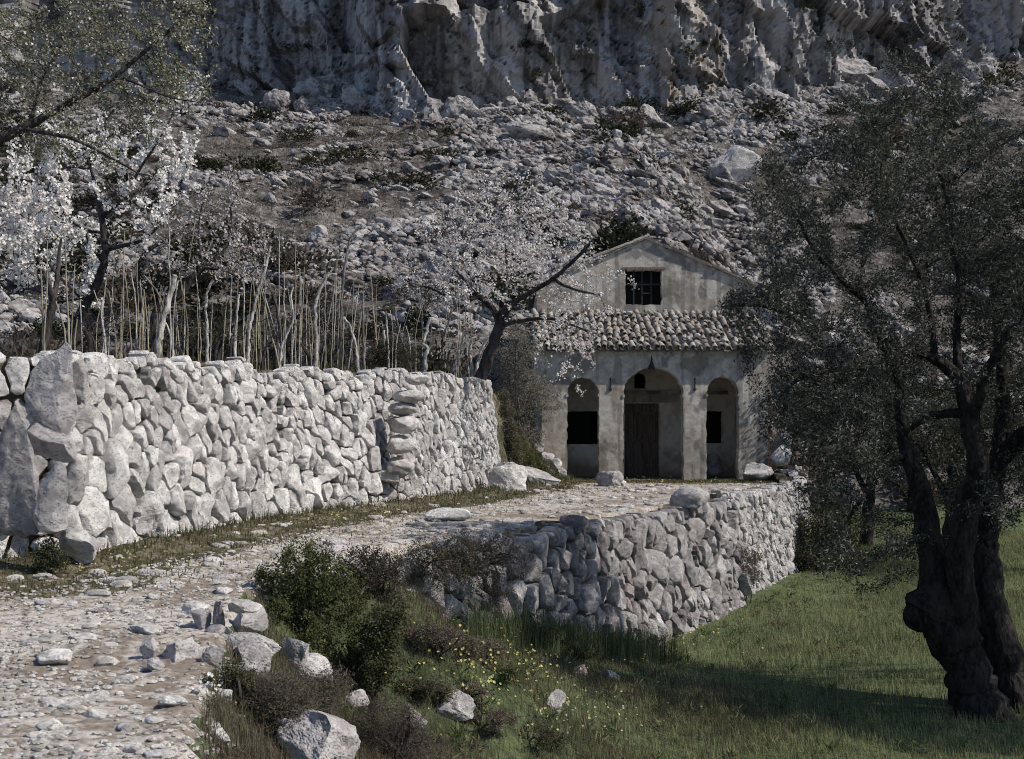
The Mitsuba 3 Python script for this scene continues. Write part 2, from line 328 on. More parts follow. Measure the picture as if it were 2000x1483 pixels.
def build_wall(name, cur, size, seed, mats, label, joint=.012, bulge=.26, nparts=300, aspect=.85, grade=0.0, ragged=.16, vary=1.0, thick=.6, foot=.35, wts=None):
    key = numbered(name); tag(key, label, 'stone wall')
    r = np.random.default_rng(seed); Lg = cur.l[-1]
    u = np.linspace(0, Lg, 160)
    topz = cur.top(u) + ragged * 2 * (meshkit.fbm(np.c_[u * 1.6, u * 0, u * 0 + seed], 3, seed) - .5) + ragged * .8 * (meshkit.noise(np.c_[u * 4.3, u * 0, u * 0 + seed], seed) - .5)
    poly = Polygon(np.vstack([np.c_[u, topz], np.c_[u[::-1], cur.base(u[::-1]) - foot]]))
    done = []
    for g in cells(poly, size, seed, aspect, vary, grade):
        st = wall_stone(g, r, joint, bulge)
        if st is None or (g.area < size * size * .45 and r.random() < .12): continue
        v, f = st; v[:, 2] += r.uniform(-.05, .07) * math.sqrt(g.area) * 1.6
        done.append((g.area / cur.xy(g.centroid.x)[1] ** 2, cur.world(v), f[:, ::1]))
    done.sort(key=lambda t: -t[0])
    for i, (_, v, f) in enumerate(done[:nparts]):
        put('stone', mikit.ply((v, f), mats[r.choice(len(mats), p=wts)], smooth=36), key)
    rest = done[nparts:]
    if rest:
        k = put('small_stones', mikit.ply(cat_mesh([(v, f) for _, v, f in rest]), mats[0], smooth=42), key); stuffpart(k)
    # the rubble core: a body behind the face stones
    uu = np.linspace(0, Lg, 60); tz = np.interp(uu, u, topz) - .10; bz = cur.base(uu) - foot - .3
    A = cur.world(np.c_[uu, bz, np.full(60, -.10)]); B = cur.world(np.c_[uu, tz, np.full(60, -.10)]); C = cur.world(np.c_[uu, tz, np.full(60, -thick)]); D = cur.world(np.c_[uu, bz, np.full(60, -thick)])
    v = np.vstack([A, B, C, D]); a = np.arange(59); q = []
    for o1, o2 in ((0, 60), (60, 120), (120, 180)):
        q.append(np.stack([o1 + a, o1 + a + 1, o2 + a + 1, o2 + a], -1))
    q.append(np.array([[0, 60, 120, 180], [59, 239, 179, 119]]))
    put('core', mikit.ply((v, np.vstack(q)), 'm_earth'), key)
    print(name, len(done)); return key
W = ['m_white0', 'm_white1', 'm_white2', 'm_white3']; GR = ['m_grey0', 'm_grey1', 'm_grey2', 'm_grey3']
zb = lambda pts, dz=0: [float(H(a, b + 0)[0]) * 0 + dz for a, b in pts]
pa = [(-9, 11.9), (-6.2, 12.25), (-4.72, 12.9), (-4.3, 15.4), (-3.85, 18.5), (-3.18, 21.2), (-2.42, 22.9)]
wallA = build_wall('dry_stone_wall', Curve(pa, [.15, .15, .2, .25, .27, .27, .27], [2.55, 2.5, 2.45, 2.55, 2.68, 2.75, 2.85], .10), .37, 11, W, 'tall sunlit terrace wall of large pale dry stones beside the path', grade=.45, vary=1.35, joint=.013, ragged=.15, wts=[.4, .25, .25, .1])
pb = [(-2.55, 23.3), (-2.0, 24.0), (-1.1, 27.0), (-.31, 30.0), (-.25, 30.5), (-1.2, 31.2)]
wallB = build_wall('dry_stone_wall', Curve(pb, [.27] * 6, [2.85, 2.87, 2.95, 2.95, 2.9, 2.9], .12), .27, 12, ['m_white1', 'm_white0', 'm_white3'], 'far stretch of terrace wall in smaller stones, beyond the jutting stone steps', ragged=.12, aspect=.7, wts=[.45, .35, .2])
pc = [(-2.3, 12.9), (-1.5, 13.9), (0, 16.3), (.75, 17.5), (2.1, 20.6), (3.1, 22.5), (4.72, 25.7)]
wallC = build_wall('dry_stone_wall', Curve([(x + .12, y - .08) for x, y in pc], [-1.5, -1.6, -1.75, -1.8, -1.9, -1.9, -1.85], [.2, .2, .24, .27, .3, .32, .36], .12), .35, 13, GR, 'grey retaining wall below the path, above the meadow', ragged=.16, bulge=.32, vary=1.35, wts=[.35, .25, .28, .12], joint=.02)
pd = [(4.62, 25.75), (4.95, 26.3), (6.6, 29.6), (7.85, 32.2), (8.42, 34.4), (8.45, 36.5), (8.1, 38.6)]
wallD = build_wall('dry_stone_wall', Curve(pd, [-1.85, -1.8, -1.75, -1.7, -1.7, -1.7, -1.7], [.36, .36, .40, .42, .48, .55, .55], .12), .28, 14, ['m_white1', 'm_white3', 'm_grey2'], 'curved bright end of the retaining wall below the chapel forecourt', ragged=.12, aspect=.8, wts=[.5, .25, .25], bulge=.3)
# jutting step stones in the gap between the two stretches of terrace wall
rs = np.random.default_rng(5)
for i, (x0, y0, x1, y1) in enumerate([(727, 908, 790, 945), (755, 893, 805, 930), (752, 850, 806, 888), (758, 810, 815, 847), (763, 786, 812, 812), (770, 760, 826, 787), (797, 731, 834, 752)]):
    d = 23.35 - .06 * i; c = at((x0 + x1) / 2, (y0 + y1) / 2, d); v, f = rock(500 + i, 3, 9, .10)
    v = v * [(x1 - x0) / 2 / F * d * 1.05, .42, (y1 - y0) / 2 / F * d * 1.1]; v = rotz(v, -.35)
    put('step_stone', mikit.ply((v + c, f), W[(0, 3, 1)[i % 3]], smooth=40), wallB)
    labels[f'{wallB}__step_stone' + (f'_{i:03d}' if i else '')] = {'label': 'jutting stone of the rough steps up to the terrace'}

def boulder(px, py, w, h, label, seed, mat='m_white1', d=None, depth=1.0, tilt=0, cuts=8, rough=.14, sink=.25, yaw=0, cat='boulder', sub=4, z=None, group=None, cutd=(.55, .88)):
    p = G(px, py) if d is None else at(px, py, d)
    if z is not None: p[2] = z
    s = p[1] / F; v, f = rock(seed, sub if w > 90 else 3, cuts + 3, rough, cutd)
    hw, hh = w * s / 2, h * s / 2
    v = rotz(roty(v * [hw, hw * depth, hh * (1 + sink)], tilt), yaw)
    c = p + [0, hw * depth * .5, hh * (1 - sink)]
    k = put('boulder', mikit.ply((v + c, f), mat, smooth=50)); tag(k, label, cat, group); return k
B = boulder
B(478, 1247, 84, 66, 'big rounded half of the cleft boulder at the path edge, beside the green bush', 21, 'm_white3', cuts=17, rough=.15, yaw=.3, sink=.35, cutd=(.34, .74))
B(470, 1204, 76, 36, 'pale cap of rock on top of the cleft boulder', 62, 'm_white1', cuts=17, rough=.15, d=9.5, sink=.0, cutd=(.34, .74))
B(424, 1232, 30, 56, 'dark upright splinter of rock wedged in the cleft boulder', 22, 'm_grey3', cuts=17, rough=.15, sink=.2, cutd=(.34, .74))
B(394, 1232, 40, 42, 'brownish rock on the path side of the cleft boulder', 63, 'm_grey2', cuts=17, rough=.15, sink=.3, cutd=(.34, .74))
B(498, 1326, 104, 84, 'broad pale boulder with a broken face, below the cleft boulder', 23, 'm_white3', cuts=17, rough=.15, tilt=.15, sink=.35, cutd=(.34, .74))
B(470, 1284, 150, 46, 'long ledge of rock lying across the top of the broad pale boulder', 64, 'm_white1', cuts=17, rough=.15, depth=.6, sink=.2, cutd=(.34, .74))
B(412, 1298, 44, 44, 'rough grey rock beside the dark hollow under the ledge', 24, 'm_grey0', rough=.15, cuts=17, sink=.3, cutd=(.34, .74))
B(345, 1288, 84, 36, 'low brownish rocks at the path edge behind the wedge-shaped stone', 65, 'm_grey2', rough=.15, cuts=17, sink=.4, cutd=(.34, .74))
B(575, 1318, 74, 66, 'upper knuckle of the long tongue-shaped rock in the scrub', 66, 'm_white1', tilt=.2, cuts=17, rough=.15, sink=.3, cutd=(.34, .74))
B(615, 1345, 120, 58, 'long pale tongue-shaped rock sloping down through the scrub', 25, 'm_white1', tilt=.5, cuts=17, rough=.15, sink=.3, cutd=(.34, .74))
B(628, 1510, 230, 120, 'large rounded pale boulder on the near bank, at the bottom edge', 26, 'm_white3', tilt=.15, cuts=17, rough=.15, d=7.7, depth=1.2, cutd=(.34, .74))
B(425, 1462, 46, 44, 'pale rock beside the path at the bottom edge', 67, 'm_white1', cuts=17, rough=.15, sink=.3, cutd=(.34, .74))
B(290, 1290, 40, 42, 'small wedge-shaped stone standing on the path', 27, 'm_white3', cuts=14, rough=.05, sub=3, cat='stone', sink=.1)
B(442, 1338, 104, 44, 'low pale rock with white flowers at its foot', 28, 'm_white3', cuts=17, rough=.15, sink=.4, cutd=(.34, .74))
B(430, 1372, 46, 26, 'small pale stone half buried in scrub beside the path', 29, 'm_white1', sub=3, cat='stone', sink=.4)
B(300, 1312, 40, 26, 'small brownish stone lying just in front of the wedge-shaped stone', 30, 'm_grey2', sub=3, cat='stone')
B(330, 1384, 66, 22, 'flat pale stone set in the near part of the path', 31, 'm_white2', sub=3, cat='stone')
B(100, 1300, 80, 26, 'low flat pale outcrop on the near side of the path', 32, 'm_white2', sub=3, cat='stone')
B(285, 1240, 76, 18, 'flat flagstone in the middle of the path', 60, 'm_white0', sub=3, cat='stone', tilt=.1)
B(375, 1200, 60, 22, 'thin tilted flagstone near the far edge of the path', 61, 'm_white2', sub=3, cat='stone', tilt=-.1)
B(1083, 1392, 52, 42, 'squarish pale stone block lying in the meadow grass', 33, 'm_white3', cuts=14, rough=.06, sub=3, cat='stone', sink=.55, cutd=(.42, .8))
B(880, 1408, 96, 46, 'half-buried grey rock on the slope below the bushes', 34, 'm_grey2', rough=.2, sink=.6, cuts=14, cutd=(.42, .8))
B(800, 1422, 70, 46, 'reddish grey rock on the bank under the brambles', 35, 'm_grey3', rough=.22, sink=.5, cuts=14, cutd=(.42, .8))
B(690, 1195 + 190, 60, 34, 'small grey rock among dry scrub on the bank', 36, 'm_grey2', sub=3, sink=.55, cuts=14, cutd=(.42, .8))
B(1350, 1000, 80, 52, 'rounded pitted boulder sitting on top of the retaining wall', 37, 'm_grey2', d=23.0, sink=.1, rough=.2, cuts=5)
B(1197, 950, 66, 36, 'low boulder at the foot of the chapel pier', 38, 'm_white3', sink=.3, rough=.2)
B(1213, 950, 22, 12, 'small white stone in front of the pier boulder', 39, 'm_white2', sub=2, cat='stone')
B(985, 982, 118, 92, 'bright slanting rock at the foot of the terrace wall end', 40, 'm_white2', tilt=.5, cuts=14, rough=.16, d=29.0, depth=.6, cutd=(.42, .8))
B(1048, 975, 125, 66, 'smooth grey slab of bedrock between wall end and chapel', 41, 'm_grey2', tilt=.5, cuts=14, rough=.08, d=32.0, depth=.9, cutd=(.42, .8))
B(872, 1018, 96, 26, 'flat pale stone lying on the verge below the far wall', 42, 'm_white2', sub=3, cat='stone')
B(1478, 938, 70, 34, 'jumbled pale rock by the last pier of the chapel', 43, 'm_white1', d=35.6, rough=.25)
B(1530, 912, 50, 44, 'squared stone block standing on the wall end beside the chapel', 44, 'm_white1', d=36.6, cuts=12, rough=.05, sink=.05)
B(1527, 885, 44, 50, 'weathered stump of masonry behind the squared block', 45, 'm_grey2', d=38.0, cuts=8, rough=.14)
B(1395, 925, 46, 40, 'brown stone tucked inside the far arch of the porch', 46, 'm_grey3', d=38.3, sub=3)
B(106, 872, 122, 205, 'huge upright weathered rock crowning the near end of the terrace wall', 47, 'm_grey2', d=12.35, cuts=17, rough=.15, sink=.0, cutd=(.34, .72), depth=.5)
B(150, 800, 70, 100, 'pale block leaning against the upright rock at the near wall end', 49, 'm_white3', d=12.75, cuts=17, rough=.15, sink=.0, cutd=(.34, .72), depth=.5)
B(96, 1050, 78, 150, 'leaning dark slab of rock at the near end of the terrace wall', 48, 'm_grey2', d=12.05, cuts=17, rough=.15, sink=.0, tilt=.12, cutd=(.34, .72), depth=.5)
B(84, 905, 110, 90, 'dark weathered block under the upright rock', 54, 'm_grey0', d=12.3, cuts=17, rough=.15, sink=.0, cutd=(.34, .72), depth=.5)
B(22, 1090, 130, 300, 'tall dark rock face closing the near end of the terrace wall', 50, 'm_grey0', d=12.1, cuts=17, rough=.15, cutd=(.34, .72), depth=.5, sink=.0)
B(142, 990, 70, 100, 'pale angular block beside the leaning slab, low in the wall end', 55, 'm_white3', d=12.5, cuts=17, rough=.15, sink=.0, cutd=(.34, .72), depth=.5)
B(140, 1098, 90, 70, 'pale foot block at the base of the near wall end', 57, 'm_white1', d=12.4, cuts=17, rough=.15, sink=.1, cutd=(.34, .72))
B(1450, 1165, 60, 50, 'grey rock at the corner foot of the retaining wall', 51, 'm_grey2', d=25.4, rough=.2, cuts=14, cutd=(.42, .8))
B(1195, 1330, 34, 20, 'small pale stone in the meadow near the squarish block', 52, 'm_white3', sub=3, cat='stone', sink=.55, cuts=14, cutd=(.42, .8))
B(1130, 1320, 40, 22, 'flat reddish stone in the grass beyond the squarish block', 53, 'm_grey3', sub=3, cat='stone', sink=.55, cuts=14, cutd=(.42, .8))

for i, (px, py, w, h) in enumerate([(1052, 880, 26, 18), (1070, 900, 30, 20), (1086, 915, 26, 20), (1096, 932, 24, 22), (1104, 946, 26, 18)]):
    B(px, py, w, h, 'pale kerb stone stepping down the bank against the first chapel pier', 1700 + i, 'm_white1', d=35.6 + .15 * i, sub=3, cat='stone', sink=.3, group='kerb stones beside the first pier')
# loose stones of the path and the verge
def rock_lib(n, seed, sub, **k): return [rock(seed + i, sub, **k) for i in range(n)]
lib = rock_lib(10, 800, 2, cuts=8, rough=.12)
rp = np.random.default_rng(77)
N = 5200
py_ = 5.2 + 30 * rp.random(N) ** 2.0; px_ = rp.uniform(-6, 7, N)
_, sl, sr, hm = Hfull(px_, py_)
ok = (sl > .15) & (sr < .15) & (hm < .1) & (py_ < 35) & (np.abs(px_) < .46 * py_)
keep = rp.random(N) < np.where(sl < 1.2, .3, 1.0) * (.35 + 1.3 * ss(-.12, .12, nz(px_, py_, .9, 31)))
ok &= keep
px_, py_ = px_[ok], py_[ok]; pz_ = H(px_, py_)
sz = (.020 + .085 * rp.random(len(px_)) ** 2.8) * (.8 + .45 * ss(6, 14, py_))
order = np.argsort(-sz / py_)
big, small = order[:300], order[300:]
plib = [(mikit.ply(m, None, smooth=38)) for m in lib]
for i in big:
    s = sz[i] * np.array([rp.uniform(.9, 1.6), rp.uniform(.8, 1.3), rp.uniform(.28, .55)])
    sh = dict(plib[rp.integers(len(lib))]); sh['bsdf'] = {'type': 'ref', 'id': ['m_path_stone', 'm_white3', 'm_white1'][rp.choice(3, p=[.45, .35, .2])]}
    sh['to_world'] = T().translate([px_[i], py_[i], pz_[i] + s[2] * .05]).rotate([0, 0, 1], float(rp.uniform(0, 360))).rotate([1, 0, 0], float(rp.normal(0, 9))).scale(s.tolist())
    put('stone', sh, 'path')
ms = []; lib1 = rock_lib(8, 850, 0, cuts=5, rough=.1)
for i in small:
    v, f = lib1[rp.integers(6)]; s = sz[i] * np.array([rp.uniform(.9, 1.5), rp.uniform(.8, 1.2), rp.uniform(.4, .7)])
    ms.append((rotz(v * s, rp.uniform(0, 6.3)) + [px_[i], py_[i], pz_[i] + s[2] * .2], f))
N2 = 15000
y2 = 5.0 + 13 * rp.random(N2) ** 1.4; x2 = rp.uniform(-5.5, 1, N2); _, sl, sr, _h = Hfull(x2, y2)
m2 = (sl > 1.0) & (sr < .1) & (np.abs(x2) < .46 * y2) & (rp.random(N2) < .2 + 1.2 * ss(-.1, .1, nz(x2, y2, 1.4, 33)))
x2, y2 = x2[m2], y2[m2]; z2 = H(x2, y2)
for a, b, c in zip(x2, y2, z2):
    v, f = lib1[rp.integers(6)]; s = rp.uniform(.010, .028) * np.array([1.2, 1, .6]); ms.append((rotz(v * s, rp.uniform(0, 6.3)) + [a, b, c + .004], f))
k = put('gravel', mikit.ply(cat_mesh(ms), 'm_path_stone', smooth=40), 'path'); stuffpart(k)

# ------------------------------------------------------------------ hillside rocks and cliff
rh = np.random.default_rng(91)
N = 9000
hy = rh.uniform(37, 108, N); hx = rh.uniform(-.46, .46, N) * hy
hz, _, _, hm = Hfull(hx, hy); hpx = 1000 + F * hx / hy; hpy = HZ - F * (hz - CZ) / hy
dens = .22 + .75 * ss(700, 850, hpx) * ss(1560, 1400, hpx) * ss(560, 330, hpy) + .25 * ss(260, 200, hpy)
dens = dens * (.35 + 1.5 * ss(-.12, .14, nz(hx, hy, .16, 41)))
ok = (hm > .8) & (rh.random(N) < dens) & ~((hx > .2) & (hx < 8.4) & (hy < 47.5))
hx, hy, hz, hpx = hx[ok], hy[ok], hz[ok], hpx[ok]
hs = (.07 + .50 * rh.random(len(hx)) ** 4.6) * (1 + .4 * ss(900, 1100, hpx)) * (1 - .3 * ss(60, 40, hy))
order = np.argsort(-hs / hy)
hlib = [mikit.ply(m, 'm_hillrock', smooth=28) for m in rock_lib(16, 900, 3, cuts=15, rough=.24, cutd=(.35, .8), freq=2.0)]
hl0 = rock_lib(10, 980, 0, cuts=6, rough=.2, cutd=(.45, .85)); hl1 = rock_lib(10, 950, 1, cuts=8, rough=.18, cutd=(.5, .85))
for i in order[:245]:
    s = hs[i] * np.array([rh.uniform(.8, 2.1), rh.uniform(.7, 1.2), rh.uniform(.45, 1.1)])
    sh = dict(hlib[rh.integers(16)]); sh['to_world'] = T().translate([hx[i], hy[i], hz[i] + s[2] * .2]).rotate([0, 1, 0], float(rh.normal(22, 14))).rotate([0, 0, 1], float(rh.normal(0, 40))).rotate([1, 0, 0], float(rh.normal(0, 15))).scale(s.tolist())
    put('rock', sh, 'hillside')
ms = []
for i in order[245:]:
    v, f = (hl0 if hs[i] < .2 else hl1)[rh.integers(8)]; s = hs[i] * np.array([rh.uniform(1.0, 1.8), 1, rh.uniform(.5, .85)])
    ms.append((roty(rotz(v * s, rh.uniform(-.4, .4)), .35) + [hx[i], hy[i], hz[i] + s[2] * .2], f))
k = put('small_rocks', mikit.ply(cat_mesh(ms), 'm_hillrock', smooth=30), 'hillside'); stuffpart(k)
print('hill rocks', len(hx))

for i in range(55):
    x = rh.uniform(-26, 44); y = float(np.interp(x, [-90, -30, -24, -15, -10, -6, 4, 14.6, 24, 30, 40, 95], [114, 112, 111, 109, 101, 98, 104, 100.5, 102, 107, 112, 116])) - rh.uniform(1.0, 5.0); z = H(x, y)[0]
    s = (.5 + 1.3 * rh.random() ** 1.8) * np.array([rh.uniform(.8, 1.8), 1, rh.uniform(.5, 1.2)]); sh = dict(hlib[rh.integers(16)])
    sh['to_world'] = T().translate([x, y, z + s[2] * .25]).rotate([0, 1, 0], float(rh.normal(28, 14))).rotate([0, 0, 1], float(rh.normal(0, 40))).scale(s.tolist()); put('rock', sh, 'hillside')
cxs = np.unique(np.concatenate([np.arange(-90, -34, 1.5), np.arange(-34, 52, .2), np.arange(52, 95, 1.5)]))
czs = np.unique(np.concatenate([np.arange(20, 44, .18), np.arange(44, 80, 1.5)]))
CX, CZZ = np.meshgrid(cxs, czs)
foot = np.interp(CX, [-90, -30, -24, -15, -10, -6, 4, 14.6, 24, 30, 40, 95], [114, 112, 111, 109, 101, 98, 104, 100.5, 102, 107, 112, 116])
def c2(px): return (px - 1000) / F * 104
D = np.zeros_like(CX)
zt_, zb_ = CZ + (HZ - 50) / F * 104, CZ + (HZ - 235) / F * 102
for xt, xb, w, a in [(470, 560, 60, 2.2), (560, 640, 36, 1.6), (640, 700, 26, 1.2), (745, 760, 34, 1.6), (812, 800, 14, 1.8), (838, 835, 13, 2.2), (860, 878, 10, 1.6), (882, 905, 12, 2.4), (925, 948, 13, 2.0),
                     (958, 960, 17, -3.6), (1010, 1075, 40, 1.5), (1080, 1160, 45, 1.7), (1150, 1230, 26, 1.1), (1215, 1290, 55, 2.0), (1300, 1345, 40, 1.2), (1385, 1400, 15, 1.6), (1424, 1432, 9, -2.6), (1462, 1480, 22, 2.4), (1497, 1540, 8, -2.0), (1535, 1565, 18, 2.2), (1590, 1610, 14, -1.6), (1660, 1690, 45, 2.4), (1740, 1800, 25, -1.6), (1850, 1900, 45, 2.2), (715, 728, 8, -1.8), (1140, 1330, 9, -1.8), (985, 1160, 7, -1.2), (300, 380, 60, 2.0), (190, 250, 60, 1.5)]:
    t = (zt_ - CZZ) / (zt_ - zb_); c = c2(xt) + (c2(xb) - c2(xt)) * t + .8 * nz(CX * .2, CZZ, .5, int(xt), 3); ww = w / F * 104 * 1.15
    q = (CX - c) / ww
    D += a * np.exp(-np.abs(q) ** 2.6)
def slabs(u, v, seed, tu, tv):
    """flat facets: every cell of a jittered net is a plane with its own set-back and tilt"""
    best = np.full(u.shape, 9e9); out = np.zeros(u.shape); iu, iv = np.floor(u).astype(int), np.floor(v).astype(int)
    for a in (-1, 0, 1):
        for b in (-1, 0, 1):
            c = np.stack([iu + a, iv + b, np.zeros_like(iu)], -1).astype(float)
            h = [meshkit.noise(c, seed + k) for k in range(5)]
            du, dv = u - (iu + a + h[0]), v - (iv + b + h[1]); d = du * du + dv * dv
            m = d < best; best = np.where(m, d, best); out = np.where(m, (h[2] - .5) * 2 + (h[3] - .5) * 2 * tu * du + (h[4] - .5) * 2 * tv * dv, out)
    return out
D *= .26
warp = .9 * nz(CX, CZZ, .22, 50) + .25 * nz(CX, CZZ, .9, 49)
lu, lv = CX + .34 * CZZ + warp, CZZ + .25 * CX + warp
D += 1.7 * slabs(lu / 7.5, lv / 9, 60, 2.4, 1.6) + .75 * slabs(lu / 2.9, lv / 4.2, 66, 2.0, 1.6) + .24 * slabs(lu / 1.0, lv / 1.5, 72, 2.0, 1.6) + .08 * slabs(lu / .4, lv / .6, 78, 2.2, 2.0)
crk = np.abs(meshkit.fbm(np.stack([lu * .35, (CZZ + .55 * CX) * .9, CX * 0], -1), 3, 57) - .5); D -= .5 * ss(.02, .0, crk) + .35 * ss(.014, 0, np.abs(meshkit.fbm(np.stack([lu * .9, CZZ * .15, CX * 0], -1), 3, 58) - .5))
D += .3 * (meshkit.fbm(np.stack([CX * 1.1, CZZ * .8, CX * 0], -1), 4, 53) - .5) + 2.2 * (meshkit.fbm(np.stack([CX * .12, CZZ * .12, CX * 0], -1), 3, 54) - .5)
lean = .12 * (CZZ - 26)
CYY = foot + 1.6 * nz(CX, CZZ, .16, 48) + lean - D - 1.5 * ss(30, 24, CZZ)
Vc = np.stack([CX, CYY, CZZ], -1).reshape(-1, 3); n1 = len(cxs); ii = (np.arange(len(czs) - 1)[:, None] * n1 + np.arange(n1 - 1)[None]).ravel()
tag(put('cliff', mikit.ply((Vc, np.stack([ii, ii + 1, ii + n1 + 1, ii + n1], -1)), 'm_cliff', smooth=18)), 'grey fluted limestone cliff above the hillside', kind='structure')

for g in range(7):
    r = np.random.default_rng(970 + g); ms = []
    for _ in range(150):
        q = r.normal(0, .85, 2); sz1 = .05 + .26 * r.random() ** 3.0; v, f = (hl0 if sz1 < .15 else hl1)[r.integers(10)]
        ms.append((roty(rotz(v * sz1 * [r.uniform(.8, 1.9), r.uniform(.7, 1.2), r.uniform(.4, 1.0)], r.uniform(-1, 1)), r.normal(.35, .25)) + [q[0] * 1.3, q[1], sz1 * .15 + .03 * r.normal()], f))
    scene[f'scree_kind_{g}'] = {'type': 'shapegroup', 'stones': mikit.ply(cat_mesh(ms), ['m_hillrock', 'm_hillrock', 'm_hillrock2'][g % 3], smooth=30)}
cnt = 0; used['scree'] = 1
for _ in range(5200):
    y = 37 + 69 * rh.random() ** .8; x = rh.uniform(-.45, .45) * y; z, _a, _b, hmk = [float(v[0]) for v in Hfull(np.array([x]), np.array([y]))]
    px, py = 1000 + F * x / y, HZ - F * (z - CZ) / y
    w_d = .04 + .09 * float(ss(720, 900, px) * ss(1620, 1450, px)) + .12 * float(ss(280, 220, py)); w_d *= .05 + 1.9 * float(ss(-.06, .10, nz(np.array([x]), np.array([y]), .17, 46)[0]))
    if hmk < .85 or (-.4 < x < 9 and y < 48.5) or rh.random() > w_d: continue
    e = .8; gx_, gy_ = float(H(x + e, y)[0] - H(x - e, y)[0]) / (2 * e), float(H(x, y + e)[0] - H(x, y - e)[0]) / (2 * e)
    cnt += 1; sc1 = rh.uniform(.8, 1.35)
    scene[f'scree__{cnt:03d}'] = {'type': 'instance', 'group': {'type': 'ref', 'id': f'scree_kind_{rh.integers(7)}'}, 'to_world': T().translate([x, y, z]).rotate([1, 0, 0], math.degrees(math.atan(gy_))).rotate([0, 1, 0], -math.degrees(math.atan(gx_))).scale(sc1)}
    if cnt >= 900: break
tag('scree', 'broken pale rubble spread over the hillside below the cliff', 'scree', kind='stuff'); print('scree patches', cnt)
ys = rh.uniform(37, 106, 9000); xs = rh.uniform(-.45, .45, 9000) * ys; zs, _, _, hm = Hfull(xs, ys)
ok = (hm > .8) & ~((xs > .2) & (xs < 8.4) & (ys < 47.5)) & (rh.random(9000) < .25 + 3.0 * (nz(xs, ys, .22, 45) + .12))
xs, ys, zs = xs[ok], ys[ok], zs[ok]; HSCRUB = (xs, ys, zs)
# big named outcrops on the hillside
for i, (px, py, w, h, tl, dp, lab) in enumerate([
        (1436, 318, 95, 90, .75, .5, 'smooth bright slab of bedrock leaning on the hillside, behind the olive crown'),
        (1292, 395, 78, 46, .25, .8, 'sharp-edged tilted rock with a dark hollow, above the chapel gable'),
        (1232, 420, 60, 40, -.5, .8, 'leaning pale rock beside the sharp-edged one above the gable'),
        (1040, 262, 110, 42, .45, .7, 'long split slab lying at the cliff foot in the centre'),
        (545, 195, 70, 52, .3, .8, 'bright rocky knoll at the cliff foot behind the blossom branches'),
        (590, 205, 50, 40, .2, .8, 'pale rocky knoll just beside the bright one at the cliff foot'),
        (1668, 135, 105, 60, .25, .8, 'big pale overhanging boulder high up above the olive crown'),
        (880, 205, 46, 62, .2, .7, 'pale pillar of rock standing at the foot of the fluted cliff'),
        (1158, 300, 50, 26, .2, .8, 'pale boulder with a dark overhang, in the scree under the orange-stained cliff'),
        (620, 460, 40, 44, .6, .8, 'pale stepped outcrop on the hillside behind the vine stakes')]):
    p = G(px, py + h / 2, 36); s = p[1] / F; v, f = rock(1200 + i, 4, 8, .2, (.5, .85))
    v = roty(v * [w * s / 2, w * s / 2 * dp, h * s / 2 * 1.25], tl * .6)
    tag(put('rock_outcrop', mikit.ply((v + p + [0, w * s / 4 * dp, h * s * .36], f), 'm_hillrock', smooth=40)), lab, 'rock')
scene['rock_outcrop']['bsdf'] = {'type': 'ref', 'id': 'm_white1'}

# ------------------------------------------------------------------ chapel
CH = 'chapel'; used[CH] = 1
tag(CH, 'small plastered chapel with a three-arched porch and tiled porch roof', 'chapel')
FY, BY, NY = 37.0, 40.0, 47.0
def extr(poly, y0, y1):
    m = trimesh.creation.extrude_polygon(poly, y1 - y0, engine='earcut'); v = np.array(m.vertices)
    return trimesh.Trimesh(np.c_[v[:, 0], y1 - v[:, 2], v[:, 1]], m.faces, process=False)
def arch(x0, x1, z0, zs, zc, n=28):
    c, a = (x0 + x1) / 2, (x1 - x0) / 2; t = np.linspace(0, math.pi, n)
    return Polygon([(x0, z0), (x1, z0)] + [(c + a * math.cos(q), zs + (zc - zs) * math.sin(q)) for q in t])
def rough_edge(poly, step=.12, amp=.012, seed=0):
    r = np.random.default_rng(seed); q = poly.segmentize(step)
    j = lambda ring: [(x + r.normal(0, amp), y + r.normal(0, amp)) for x, y in list(ring.coords)[:-1]]
    return Polygon(j(q.exterior), [j(i) for i in q.interiors])
ARCH = [(1.665, 2.62, 2.85, 3.33), (3.36, 5.165, 2.83, 3.63), (5.86, 6.83, 2.86, 3.34)]
fw = sbox(.89, -.5, 7.70, 4.13)
for x0, x1, zs, zc in ARCH: fw = fw.difference(arch(x0, x1, -.6, zs, zc))
parts_fw = list(getattr(fw, 'geoms', [fw]))
put('porch_wall', mikit.ply(trimesh.util.concatenate([extr(rough_edge(g, seed=3), FY, FY + .48) for g in parts_fw]), 'm_plaster', smooth=25), CH)
for x0, x1 in ((.893, 1.35), (7.25, 7.697)):
    put('porch_side_wall', mikit.ply(boxm(x0, x1, FY + .48, BY, -.5, 4.5), 'm_plaster'), CH)
nw = Polygon([(.80, -.5), (7.78, -.5), (7.78, 6.53), (4.36, 7.97), (.80, 6.47)])
OPEN = {'door': (3.67, 4.80, -.6, 2.63), 'window': (1.64, 2.80, 1.30, 2.38), 'window2': (5.80, 6.88, 1.34, 2.38), 'gable': (3.70, 4.87, 5.85, 6.98)}
for a, b, c, d in OPEN.values(): nw = nw.difference(sbox(a, c, b, d))
nw = nw.difference(arch(3.98, 4.36, 3.12, 3.45, 3.62))
up = nw.intersection(sbox(0, 5.0, 9, 9)); lo = nw.intersection(sbox(0, -1, 9, 5.0))
put('nave_gable_wall', mikit.ply(trimesh.util.concatenate([extr(rough_edge(g, seed=8), BY, BY + .5) for g in getattr(up, 'geoms', [up])]), 'm_plaster', smooth=25), CH)
